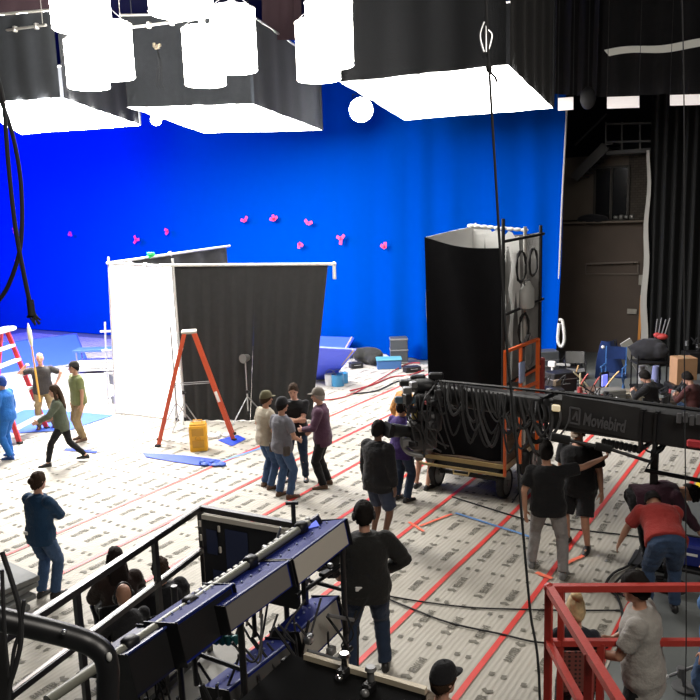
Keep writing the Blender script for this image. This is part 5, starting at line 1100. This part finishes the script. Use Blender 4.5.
# grey boards stacked on the floor at the view edge
for k in range(4):
    p = G(0, 612-2*k, .0); b = MB(); b.bbox((p.x-.1+.03*(k % 2), p.y+.05*k, .05+.085*k), (.8, .5, .07), .008, rz=.1*(k % 3)-.1); 
    single(b, 'grey_board', mat('board_grey', (.20, .205, .20), .7, var=.15), ['lowest grey board of the stack at the view edge', 'second lowest grey board of the stack at the view edge', 'second highest grey board of the stack at the view edge', 'topmost grey board of the stack at the view edge'][k], 'board', 'grey boards stacked on the floor', smooth=False)

# ------------------------------------------------------------------ chairs and clutter beyond the crane
def folding_chair(label, loc, rz, seatm, framem, zs=.46, back=.86, arms=True):
    t = thing('folding_chair', label, 'chair', loc, rz)
    b = MB(); b.sheet((-.24, -.22, zs), (.24, -.22, zs), (.24, .22, zs), (-.24, .22, zs), 6, 6, lambda u, v: V(0, 0, -.03*math.sin(PI*u)), .015); b.build('seat', seatm, t, True)
    b = MB(); b.sheet((-.24, -.24, back-.32), (.24, -.24, back-.32), (.24, -.27, back), (-.24, -.27, back), 6, 4, lambda u, v: V(0, -.03*math.sin(PI*u), 0), .015); b.build('backrest', seatm, t, True)
    for sx in (-1, 1):
        b = MB(); b.bar((.25*sx, .24, 0), (.25*sx, -.22, zs), .03); b.build('leg', framem, t)
        b = MB(); b.bar((.25*sx, -.24, 0), (.25*sx, .22, zs), .03); b.build('leg', framem, t)
        b = MB(); b.bar((.25*sx, -.24, zs-.02), (.25*sx, -.27, back), .03); b.build('back_post', framem, t)
        if arms: b = MB(); b.bbox((.27*sx, 0, zs+.2), (.05, .48, .03), .01); b.bar((.25*sx, .2, zs), (.26*sx, .2, zs+.2), .03); b.build('armrest', framem, t)
    for y in (-.23, .23): b = MB(); b.bar((-.25, y, .06), (.25, y, .06), .025); b.build('stretcher', framem, t)
    return t
NAVY = fab('navy_canvas', (.008, .022, .085)); BLC = fab('black_canvas', (.02, .02, .022)); LBF = mat('light_blue_frame', (.04, .14, .38), .4)
folding_chair('blue canvas camp chair standing in the clutter before the brown wall', G(613, 392), YAW+2.6, NAVY, LBF, .48, 1.15)
folding_chair('black folding chair with a grey back standing by the white pipe stand', G(575, 386), YAW+2.9, fab('grey_canvas', (.10, .10, .095)), BLK, .46, .9)
b = MB(); p = G(610, 378); q = PL(612, 343, p, FW); w_ = RT
b.sheet(p-w_*.42, p+w_*.42, q+w_*.30+FW*.4, q-w_*.16+FW*.4, 8, 10, lambda u, v: FW*(.12*math.sin(u*5+v*3)), .03); t = thing('blue_tarp', 'dark blue tarp draped high behind the blue camp chair', 'tarp', p); [setattr(b, 'v', [tuple(Vector(v)-p) for v in b.v])]; b.build('sheet', NAVY, t, True); b = MB(); b.ball(PL(603, 347, p, FW)-p, .05, 10, 7); b.build('tag', WHT, t, True); b = MB(); b.bar((0, .5, 0), (0, .5, (q-p).z), .05); b.build('support_pole', BLK, t)
t = thing('glowing_monitor', 'small screen glowing bright blue beside the blue camp chair', 'monitor', G(603, 396)); b = MB(); hz = PL(604, 380, t.location, FW)-t.location; b.bbox(hz, (.3, .06, .42), .02, rz=YAW+.5); b.build('case', BLK, t); b = MB(); b.bbox(hz-FW*.04, (.2, .03, .30), .01, rz=YAW+.5); b.build('screen', glow('screen_blue', (.05, .10, 1), 1.0), t); b = MB(); b.tube([(0, 0, 0), hz], .025, 8); b.cyl((0, 0, 0), (0, 0, .03), .2, 14); b.build('stand', BLK, t, True)
t = thing('rolled_board', 'long pale grey board leaning diagonally behind the black bag', 'board', G(648, 384)); o = t.location
q0, q1 = PL(646, 376, o, FW)-o, PL(625, 341, o, FW)-o; b = MB(); b.bar(q0, q1, .30, .06, up=tuple(FW)); b.build('board', mat('board_pale', (.33, .32, .28), .7), t); b = MB(); b.bar(q0, (q0.x, q0.y, .02), .05); b.build('prop', GREYM, t)
t = thing('utility_cart', 'black utility cart carrying the hanging bag near the curtain', 'cart', G(648, 392), YAW); b = MB()
for z in (.15, .8): b = MB(); b.bbox((0, 0, z), (.8, .5, .05), .01); b.build('shelf', BLK, t)
for sx in (-1, 1):
    for sy in (-1, 1): b = MB(); b.bar((.37*sx, .22*sy, .0), (.37*sx, .22*sy, 1.0), .03); b.build('leg', BLK, t)
p = t.location
blob('black_bag', G(648, 391), (.95, .6, .62), BLC, 'bulging black bag on the utility cart', 'bag', 8, 9).location.z = .83
b = MB()
for k in range(4): b.tube([p+V(.12+.07*k, 0, 1.42), p+V(.16+.1*k, .02, 1.9+.04*(k % 2))], .015, 6)
single(b, 'tripod_legs', GREYM, 'bundle of thin rods standing up out of the black bag', 'rods')
b = MB(); b.ball(p+V(.30, -.05, 1.47), (.15, .11, .08), 12, 8); b.ball(p+V(.18, -.05, 1.5), (.09, .08, .07), 10, 6); single(b, 'red_pouch', mat('red_cloth', (.35, .03, .025), .7), 'small red pouch lying on the black bag', 'pouch')
b = MB(); c_ = G(642, 389); b.tube([V(c_.x, c_.y, .0), PL(641, 366, c_, FW)], .09, 14); single(b, 'white_tube', mat('tube_pale', (.42, .41, .38), .6), 'short thick pale tube standing before the utility cart', 'tube')
b = MB(); c_ = G(656, 386); h_ = PL(656, 366, c_, FW).z; b.cyl(V(c_.x, c_.y, h_-.35), V(c_.x, c_.y, h_), .13, 14, .1); b.cyl(V(c_.x, c_.y, 0), V(c_.x, c_.y, h_-.35), .05, 10); single(b, 'water_jug', mat('jug_lilac', (.35, .38, .62), .3), 'pale lilac water jug on a stand beside the black bag', 'jug')
t = thing('cardboard_box', 'brown cardboard box standing high beside the seated reader', 'box', G(682, 398), YAW); hb = PL(680, 357, t.location, FW).z; b = MB(); b.bbox((0, 0, hb-.33), (.5, .45, .66), .01); b.build('carton', CARD, t); b = MB(); b.bbox((0, 0, hb-.0), (.1, .455, .008), .003); b.build('packing_tape', mat('pack_tape', (.4, .28, .16), .3), t)
b = MB(); b.bbox((0, 0, (hb-.66)/2), (.7, .6, hb-.66), .02); b.build('crate_below', BLK, t)
for x, y, w1, d1, h1, m, lb in ((560, 392, .7, .5, .55, BLK, 'black equipment case behind the fore arm of the crane'), (592, 398, .5, .4, .25, mat('case_brown', (.12, .07, .05), .6), 'small brown case under the folding chair'), (610, 404, .62, .42, .38, mat('case_grey', (.16, .155, .14), .5), 'grey case on the floor in front of the blue monitor'), (630, 402, .5, .36, .3, mat('case_tan', (.2, .17, .13), .6), 'tan case beside the white angled stand'), (546, 378, .6, .5, .8, mat('case_dark', (0, 0, 0)), 'dark tall case at the end of the orange guard frame'), (694, 402, .6, .5, .5, mat('case_dark', (0, 0, 0)), 'dark case behind the second seated person'), (573, 402, .5, .4, .22, mat('case_olive', (.06, .07, .05), .6), 'olive flat case beside the tangle of rods')):
    t = thing('equipment_case', lb, 'case', G(x, y), YAW+random.uniform(-.5, .5)); b = MB(); b.bbox((0, 0, h1/2), (w1, d1, h1), .02); b.build('shell', m, t)
    b = MB(); b.bbox((0, 0, h1*.7), (w1+.01, d1+.01, .02), .004); b.build('seam', GREYM, t); b = MB(); b.tube([(-.1, -d1/2, h1*.5), (-.1, -d1/2-.05, h1*.5), (.1, -d1/2-.05, h1*.5), (.1, -d1/2, h1*.5)], .012, 6); b.build('handle', GREYM, t, True)
t = thing('pipe_stand', 'white pipe stand with a level arm beside the blue screen edge', 'stand', G(553, 382)); o = t.location
b = MB(); b.tube([(0, 0, 0), PL(552, 363, o, FW)-o], .035, 8); b.build('post', WHT, t, True); b = MB(); b.bar(PL(551, 364, o, FW)-o, PL(570, 365, o, FW)-o, .06); b.bbox(PL(552, 364, o, FW)-o, (.2, .12, .16), .02); b.build('arm', WHT, t)
rnd = random.Random(21)
LBS = ['thin brass rod leaning in the clutter by the folding chair', 'red rod leaning across the clutter by the folding chair', 'pale rod leaning upright in the clutter by the grey case', 'second thin brass rod leaning low in the clutter', 'dark rod leaning beside the brown case', 'cream bent rod standing near the blue monitor', 'copper rod lying low beside the olive case']
for k, lb in enumerate(LBS):
    x = 571+k*4.3; p = G(x, 396+rnd.uniform(-6, 4)); L = rnd.uniform(.6, 1.0); an = rnd.uniform(-1, 1)
    b = MB(); b.tube([p+V(0, 0, .02), p+RT*(L*.5*an)+V(0, 0, L*.55), p+RT*(L*.8*an)+V(0, 0, L*.8)], .022, 6, 3); b.ball(p+V(0, 0, .03), .035, 8, 6)
    single(b, 'lean_rod', [mat('brassy', (.45, .28, .12), .4, .4), mat('red_rod', (.4, .05, .04), .5), mat('rod_cream', (.5, .45, .3), .5)][k % 3], lb, 'rod')
t = thing('angle_stand', 'bright white angled stand foot on the floor before the tan case', 'stand', G(617, 408)); o = t.location
for p, q in (((617, 407), (616, 399)), ((616, 399), (624, 408)), ((617, 407), (624, 408))): b = MB(); b.bar(PL(*p, o, FW)-o+V(0, 0, .03), PL(*q, o, FW)-o+V(0, 0, .03), .07, .05); b.build('strut', WHT, t)
b = MB(); p = PY(559, 332, 21.6); b.tube([p+V(.0, 0, .35), p+V(.1, 0, .3), p+V(.16, 0, -.2), p+V(.08, 0, -.42), p+V(-.03, 0, -.25), p+V(.0, 0, .25)], .045, 8, 4); single(b, 'white_rope_loop', mat('rope_white', (.55, .54, .5), .8), 'loop of white rope hanging at the blue screen edge', 'rope')
# more of the gear heap beyond the crane
rnd = random.Random(33)
def gear(name, px, label, cat, m, n=9, s=.35, hgt=.45, seed=0):
    r2 = random.Random(seed); p = G(*px); t = thing(name, label, cat, p, YAW)
    b = MB(); b.bbox((0, 0, hgt*.3), (s*1.5, s*1.1, hgt*.6), .02); b.build('body', m, t)
    for k in range(n):
        q = V(r2.uniform(-s*.7, s*.7), r2.uniform(-s*.5, s*.5), hgt*r2.uniform(.5, .95)); b = MB()
        if k % 3 == 0: b.tube([q, q+V(r2.uniform(-.2, .2), 0, .25), q+V(r2.uniform(-.3, .3), r2.uniform(-.1, .1), .05)], .014, 6, 4); b.build('cable', RUB, t, True)
        elif k % 3 == 1: b.bbox(q, (r2.uniform(.08, .2), r2.uniform(.06, .15), r2.uniform(.05, .16)), .01, rz=r2.uniform(0, 3)); b.build('module', [GREYM, BLK, mat('gear_tan', (.16, .12, .08), .6)][k % 2+(k > 6)], t)
        else: b.cyl(q, q+V(0, 0, r2.uniform(.05, .2)), r2.uniform(.03, .07), 12); b.build('knob', [BLK, mat('gear_red', (.25, .03, .03), .5), STEEL][r2.randrange(3)], t, True)
gear('gear_pile', (549, 402), 'heap of dark electronics beside the orange guard frame', 'equipment', BLK, 11, .45, .6, 1)
gear('gear_pile', (583, 408), 'low heap of cables and tools before the folding chair', 'equipment', mat('gear_brown', (.07, .05, .035), .7), 12, .4, .32, 2)
gear('gear_pile', (604, 413), 'low heap of grey boxes beyond the crane name panel', 'equipment', mat('gear_grey', (.12, .12, .11), .6), 10, .42, .3, 3)
gear('gear_pile', (625, 418), 'small heap of tools at the feet of the reader', 'equipment', mat('gear_grey', (0, 0, 0)), 9, .3, .25, 4)
gear('gear_pile', (672, 412), 'heap of brown cases between the two seated people', 'equipment', mat('gear_brown', (0, 0, 0)), 9, .35, .5, 5)
gear('gear_pile', (570, 378), 'dark equipment heap against the brown wall', 'equipment', BLK, 11, .5, .55, 6)
gear('gear_pile', (697, 372), 'dark equipment heap beside the black curtain', 'equipment', BLK, 9, .5, 1.0, 7)
# ------------------------------------------------------------------ everyone on the stage
def fb(n, c): return fab('cloth_'+n, c)
JEAN = fb('jean', (.045, .085, .17)); DJEAN = fb('dark_jean', (.022, .035, .065)); KHA = fb('khaki', (.26, .19, .10)); BLACK = fb('black', (.012, .012, .013)); OLIVE = fb('olive', (.10, .115, .07)); GREY = fb('greytee', (.19, .185, .18))
SHB = mat('shoe_black', (.014, .013, .013), .5); SHBR = mat('shoe_brown', (.10, .05, .025), .6); SHG = mat('shoe_grey', (.16, .16, .16), .6)
HBR = mat('hair_brown', (.040, .022, .012), .8, spec=.2, var=.3, scale=30, bump=.7, bscale=110); HBK = mat('hair_black', (.010, .008, .007), .8, spec=.15, var=.2, scale=30); HGY = mat('hair_grey', (.30, .27, .24), .6, var=.25, scale=30); HBL = mat('hair_blonde', (.50, .38, .20), .75, var=.4, scale=30)
CAPB = fb('cap_black', (.014, .014, .016))
def az(x): return math.atan((x-350)/F_PX)
def HD(px, rel): return YAW-az(px)+R(rel)      # rel: 0 = back to the camera, 90 = facing the left edge, 180 = facing the camera
SIT = dict(pelvis=(0, 0, .50), feet=((-.13, .47), (.13, .47)), lean=6, lh=(-.16, .42, .66), rh=(.16, .42, .66))
def crossed(): return dict(lh=(.05, .215, 1.13), rh=(-.05, .245, 1.17), lel=(-.9, .1, -.5), rel=(.9, .1, -.5), curl=(.9, .9))

person('person in a bright blue body suit and blue knit cap at the view edge', G(12, 458), HD(8, 55), 1.72, top=fb('suit_blue', (.02, .12, .40)), topname='suit_top', sleeve='long', loose=.012, bottom=fb('suit_blue', (0, 0, 0)), botname='suit_trousers', shoe=mat('shoe_blue', (.02, .08, .3), .6), hair=mat('cap_blue', (.012, .05, .26), .9), feet=((-.12, -.06), (.12, .10)), lh=(-.22, .2, .95))
i = person('bald man in a dark grey shirt holding a tall yellow pole', G(47, 428), HD(43, 178), 1.80, w=1.12, top=fb('charcoal', (.045, .042, .042)), bottom=KHA, shoe=SHBR, hstyle='bald', lh=(-.30, .02, 1.05), lel=(-1, -.6, 0), rh=(.33, .26, 1.50), rel=(.9, -.2, -.5), curl=(.5, 1.3), feet=((-.16, 0), (.16, .03)), extra=(belt,))
hand_w = i['root'].matrix_basis @ (i['wr']+V(.0, .06, .05))
b = MB(); 
dpt = (hand_w-EYE).dot(_F); a0, a1 = D(40, 402, dpt), D(28, 323, dpt); dd_ = (a1-a0)
t = thing('painter_pole', 'tall yellow pole with a pale tip held upright by the bald man', 'pole', a0); 
b = MB(); b.tube([V(0, 0, 0), dd_*.72], .022, 8); b.build('shaft', mat('pole_yellow', (.62, .33, .05), .5), t, True)
b = MB(); b.tube([dd_*.70, dd_*.78, dd_*.9, dd_], [.024, .05, .05, .012], 10); b.build('tip', mat('pole_tip', (.62, .58, .42), .5), t, True)
person('woman with long brown hair in an olive jacket and black leggings striding past', G(66, 464), HD(66, 82), 1.66, female=True, top=fb('olive_jacket', (.085, .10, .07)), topname='jacket', sleeve='long', loose=.012, hem=.04, bottom=BLACK, botname='leggings', leg='tight', shoe=SHB, hair=HBR, hstyle='long', feet=((-.09, .34), (.09, -.40)), fz=(0, .05), pelvis=(0, 0, .88), lean=5, lh=(-.22, .42, 1.02), rh=(.25, .20, .98), turn=6)
person('man in an olive green shirt and khaki trousers standing on the blue mat', G(83, 440), HD(82, 112), 1.77, skin='tan', top=fb('green_tee', (.17, .19, .08)), loose=.012, bottom=KHA, shoe=SHBR, hair=HBK, cap=fb('cap_dark', (.03, .028, .025)), feet=((-.11, .02), (.12, -.03)), nod=-4)
person('woman in a blue jacket and jeans standing with crossed arms, seen from behind', G(47, 598), HD(45, -48), 1.66, female=True, w=1.05, top=fb('blue_jacket', (.015, .045, .10)), topname='jacket', sleeve='long', loose=.014, hem=.03, bottom=JEAN, shoe=SHB, hair=HBR, hstyle='bun', feet=((-.09, 0), (.1, .06)), extra=(badge,), **crossed())
person('man in an olive cap and beige shirt facing the black shirted man', G(268, 488), HD(270, -62), 1.74, skin='tan', top=fb('beige', (.36, .32, .25)), loose=.012, bottom=JEAN, shoe=SHBR, hair=HBR, cap=fb('cap_olive', (.10, .09, .05)), lh=(-.22, .20, 1.0), rh=(.2, .24, 1.02))
person('man in a grey shirt and black cap with tool pouches on his belt', G(284, 498), HD(284, -52), 1.74, w=.95, skin='tan', top=fb('grey_blue_tee', (.14, .14, .16)), loose=.01, bottom=JEAN, shoe=SHBR, hair=HBK, cap=CAPB, extra=(belt_pouch,), lh=(-.2, .26, 1.02), rh=(.20, .24, 1.02), feet=((-.12, 0), (.12, .04)))
person('man in a black shirt with folded hands facing the camera', G(298, 479), HD(296, 172), 1.80, top=BLACK, bottom=DJEAN, shoe=SHB, hair=HBR, lh=(.06, .30, 1.12), rh=(-.08, .28, 1.15), lel=(-.9, -.2, -.3), rel=(.9, -.2, -.3), curl=(.8, .8), nod=12, w=1.08, feet=((-.15, .04), (.15, .02)))
person('grey haired man in a purple checked shirt and dark trousers', G(325, 487), HD(321, 78), 1.78, top=fb('plum_shirt', (.075, .035, .06)), sleeve='long', hem=.06, loose=.01, bottom=BLACK, shoe=SHBR, hair=HGY, cap=fb('cap_grey', (.16, .14, .12)), lh=(-.18, .30, 1.08), rh=(.22, .22, .98), feet=((-.12, 0), (.13, -.04)))
person('person in a purple top and dark jeans mostly hidden behind the film camera', G(402, 501), HD(402, -40), 1.72, top=fb('purple', (.05, .028, .13)), topname='sweater', sleeve='long', loose=.01, hem=.06, bottom=DJEAN, shoe=SHB, hair=HBK, lh=(-.2, .3, 1.1), rh=(.2, .32, 1.1), face=False)
person('man in a tan jacket and white cap beyond the film camera', V(*G(404, 379, 1.74).xy, 0), HD(402, -58), 1.76, top=fb('tan_jacket', (.42, .21, .07)), topname='jacket', sleeve='long', loose=.02, bottom=DJEAN, shoe=SHB, hair=HGY, cap=fb('cap_white', (.5, .48, .45)), rh=(.18, .3, 1.12), lh=(-.28, .02, .9), nod=8)
person('person in grey shorts mostly hidden behind the film camera', G(422, 489), HD(421, -30), 1.74, top=BLACK, bottom=fb('shorts_grey', (.13, .12, .115)), botname='shorts', leg='short', shoe=SHB, hair=HBR, lh=(-.2, .3, 1.1), rh=(.2, .32, 1.1), face=False)
person('dark haired man in a black jacket and navy shorts watching the camera head', G(379, 541), HD(376, -42), 1.80, skin='deep', w=1.08, top=fb('black_jacket', (.014, .014, .016)), topname='jacket', sleeve='long', loose=.02, hem=.06, bottom=fb('shorts_navy', (.035, .045, .075)), botname='shorts', leg='short', shoe=SHB, hair=HBK, feet=((-.12, .02), (.12, -.02)))
person('man in a charcoal sweater with headphones standing with his back turned beside the rack', G(369, 673), HD(372, 4), 1.84, skin='fair', w=1.12, top=fb('charcoal_sweater', (.020, .020, .019)), topname='sweater', sleeve='long', loose=.02, hem=.03, bottom=DJEAN, shoe=SHB, hair=HBK, hstyle='short', extra=(headphones, badge), lh=(-.30, .20, .98), rh=(.22, .16, 1.02), rel=(1, -.35, 0), lel=(-.8, -.6, 0), curl=(.6, .8), feet=((-.17, 0), (.17, .05)), nod=10, face=False)
person('dark haired man in a black shirt and grey trousers stretching one arm to the pole', G(549, 574), HD(546, -6), 1.80, skin='tan', w=1.05, top=BLACK, loose=.012, bottom=fb('grey_trousers', (.235, .225, .22)), shoe=SHG, hair=HBK, rh=(.66, .34, 1.50), rel=(.2, 0, -1), lh=(-.30, -.04, .84), curl=(.3, 1.2), feet=((-.24, .14), (.18, -.08)), pelvis=(-.02, 0, .90), side=-3, face=False)
person('man in a black shirt, black shorts and pale cap behind the pole', G(578, 547), HD(578, 160), 1.82, skin='tan', w=1.2, top=fb('black_tee', (.013, .013, .014)), loose=.016, hem=.06, bottom=fb('shorts_black', (.014, .014, .015)), botname='shorts', leg='short', shoe=SHB, hair=HBR, cap=fb('cap_cream', (.33, .25, .19)), feet=((-.15, .06), (.17, -.06)), lh=(-.32, .04, .82), nod=14)
person('man in a red shirt and jeans bending over, seen from behind', G(660, 612), HD(655, 14), 1.78, skin='tan', w=1.12, top=fb('red_tee', (.30, .035, .03)), loose=.012, bottom=fb('jean_mid', (.035, .06, .115)), shoe=SHB, hair=HBK, pelvis=(.02, -.10, .90), hem=-.09, lean=66, nod=20, lh=(-.36, .52, .62), lel=(-1, 0, .3), rh=(.2, .62, .5), feet=((-.15, -.02), (.17, .04)), face=False)
person('person in a dark plum sweater bending low behind the man in red', G(650, 563), HD(640, -75), 1.76, skin='tan', top=fb('plum_sweater', (.045, .018, .028)), topname='sweater', sleeve='long', loose=.016, bottom=BLACK, shoe=SHB, hair=HBK, hstyle='curly', pelvis=(0, -.22, .92), hem=-.07, lean=80, nod=25, lh=(-.18, .58, .45), rh=(.2, .62, .42), feet=((-.14, 0), (.14, .04)), face=False)
person('fair haired woman in a dark top inside the red railing', V(*G(577, 594, 1.58).xy, 0), HD(577, 8), 1.52, w=.9, female=True, top=fb('dark_top', (.016, .018, .024)), bottom=BLACK, shoe=SHB, hair=HBL, hstyle='topknot', face=False, lh=(-.15, .28, 1.0), rh=(.15, .28, 1.0))
person('dark haired man in a pale grey shirt standing behind the red railing', V(*G(648, 580, 1.74).xy, 0), HD(645, 80), 1.78, skin='tan', w=1.0, top=fb('pale_grey_tee', (.30, .285, .26)), loose=.016, hem=.06, bottom=BLACK, shoe=SHB, hair=HBK, hstyle='short', lh=(-.12, .36, 1.04), rh=(.24, .30, 1.0), lean=5, nod=8)
person('woman with dark hair in a denim shirt cut by the view edge', G(712, 720), HD(700, 80), 1.62, female=True, top=fb('denim', (.06, .14, .30)), sleeve='long', bottom=JEAN, shoe=SHB, hair=HBK, hstyle='long')
# seated people
def seated(label, px, zhead, rel, dchair, **kw):
    p = G(px[0], px[1], zhead); loc = V(p.x, p.y, kw.pop('zf', 0)); hd_ = HD(px[0], rel); k = dict(SIT); k.update(kw)
    i = person(label, loc, hd_, **k); 
    folding_chair(dchair, loc, hd_, BLC, BLK if kw.get('wood') is None else DKW, .40, .80, True); return i
seated('curly haired person in a black jacket sitting with their back turned behind the railing', (163, 572), 1.11, 18, 'black folding chair under the curly haired person', top=fb('black_jacket2', (.013, .013, .015)), topname='jacket', sleeve='long', loose=.03, bottom=DJEAN, shoe=SHB, hair=HBR, hstyle='curly', w=1.15, h=1.6, face=False, extra=(lambda i: (MB().bbox(i['neck']-i['up']*.19-i['fw']*.172, (.17, .012, .10), .004, M=Matrix((i['rt'], i['fw'], i['up'])).transposed()).build('back_patch', mat('patch_grey', (.05, .05, .055), .7), i['root'])),))
seated('bald person in dark grey and jeans sitting behind the railing post', (127, 598), 1.11, 24, 'black folding chair under the bald person', top=fb('dark_grey_top', (.03, .03, .032)), sleeve='long', bottom=JEAN, shoe=SHB, hstyle='bald', skin='tan', h=1.6, face=False, extra=(headphones,))
seated('person with very long dark hair sitting with their back turned at the railing', (117, 562), 1.14, 10, 'black folding chair under the long haired person', top=fb('dark_brown_top', (.028, .018, .016)), sleeve='long', loose=.02, bottom=BLACK, shoe=SHB, hair=mat('hair_dark', (.014, .009, .008), .8, spec=.2, var=.2, scale=30, bump=.7, bscale=110), hstyle='long', female=True, w=1.1, h=1.66, face=False)
seated('person in black sitting and reading beside the cardboard box', (654, 372), 1.28, 72, 'wooden armed chair under the reader in black', top=BLACK, sleeve='long', loose=.015, bottom=DJEAN, shoe=SHG, hair=HBK, hstyle='fringe', nod=28, lean=10, feet=((-.12, .62), (.12, .58)), lh=(-.1, .40, .82), rh=(.1, .40, .82))
pr = G(641, 394, .78)
t = thing('open_book', 'open pale script held by the person reading', 'book', pr-RT*.1); 
for sx in (-1, 1): b = MB(); b.bbox(V(.0, 0, 0)+RT*(.11*sx)*0+FW*(.11*sx), (.30, .2, .012), .003, rz=YAW, M=Matrix.Rotation(YAW, 3, 'Z') @ Matrix.Rotation(-.3*sx, 3, 'X')); b.build('page', mat('page', (.42, .38, .28), .8), t)
seated('person in dark clothes and light jeans sitting at the view edge beyond the crane', (697, 374), 1.28, 60, 'grey chair under the person at the view edge', top=fb('maroon_top', (.07, .025, .025)), sleeve='long', bottom=JEAN, shoe=SHB, hair=HBK, nod=25, lean=12, lh=(-.1, .42, .75), rh=(.12, .42, .75))
ck = D(441, 683, 5.88); i = person('person in a black cap and patterned shirt seen from behind at the lower border', V(ck.x, ck.y, 0), HD(441, -50), 1.75, **{**SIT, 'pelvis': (0, -.04, .50), 'lean': 4}, top=fb('pattern_shirt', (.16, .12, .08)), bottom=BLACK, shoe=SHB, hair=HBR, cap=CAPB, cap_back=False, face=False)
folding_chair('black folding chair under the person in the black cap', V(ck.x, ck.y, 0), HD(441, 6), BLC, BLK, .40, .80)
# ------------------------------------------------------------------ light
def area(name, loc, target, size, power, col, sy=None, spread=None):
    l = bpy.data.lights.new(name, 'AREA'); l.energy = power; l.color = col; l.size = size
    if sy: l.shape = 'RECTANGLE'; l.size_y = sy
    if spread: l.spread = R(spread)
    o = bpy.data.objects.new(name, l); COL.objects.link(o); o.location = loc
    o.rotation_euler = (Vector(target)-Vector(loc)).to_track_quat('-Z', 'Y').to_euler(); return o
area('added_screen_wash_left', (-30, 14, 8.8), (-30, 22.3, 3.0), 7, 5200, (.0, .015, 1), 2)  # unseen blue lamp, added to deepen the blue of the screen here
area('added_screen_wash_mid', (-17, 17.5, 8.9), (-15, 22.3, 3.5), 7, 150, (.4, .7, 1), 1.5)  # unseen lamp, added to tune the middle of the screen
area('added_fore_fill', (3, 2, 9.5), (-4, 10, 0), 5, 560, (1, .93, .84), 4)  # unseen frontal fill, added to brighten the foreground floor
w = bpy.data.worlds.new('world'); SC.world = w; w.use_nodes = True
w.node_tree.nodes['Background'].inputs[0].default_value = (.8, .85, 1, 1); w.node_tree.nodes['Background'].inputs[1].default_value = .01
SC.view_settings.view_transform = 'Standard'; SC.view_settings.look = 'None'; SC.view_settings.exposure = 0
SC.cycles.use_denoising = True; SC.cycles.max_bounces = 5; SC.cycles.diffuse_bounces = 3; SC.cycles.glossy_bounces = 2; SC.cycles.sample_clamp_indirect = 6
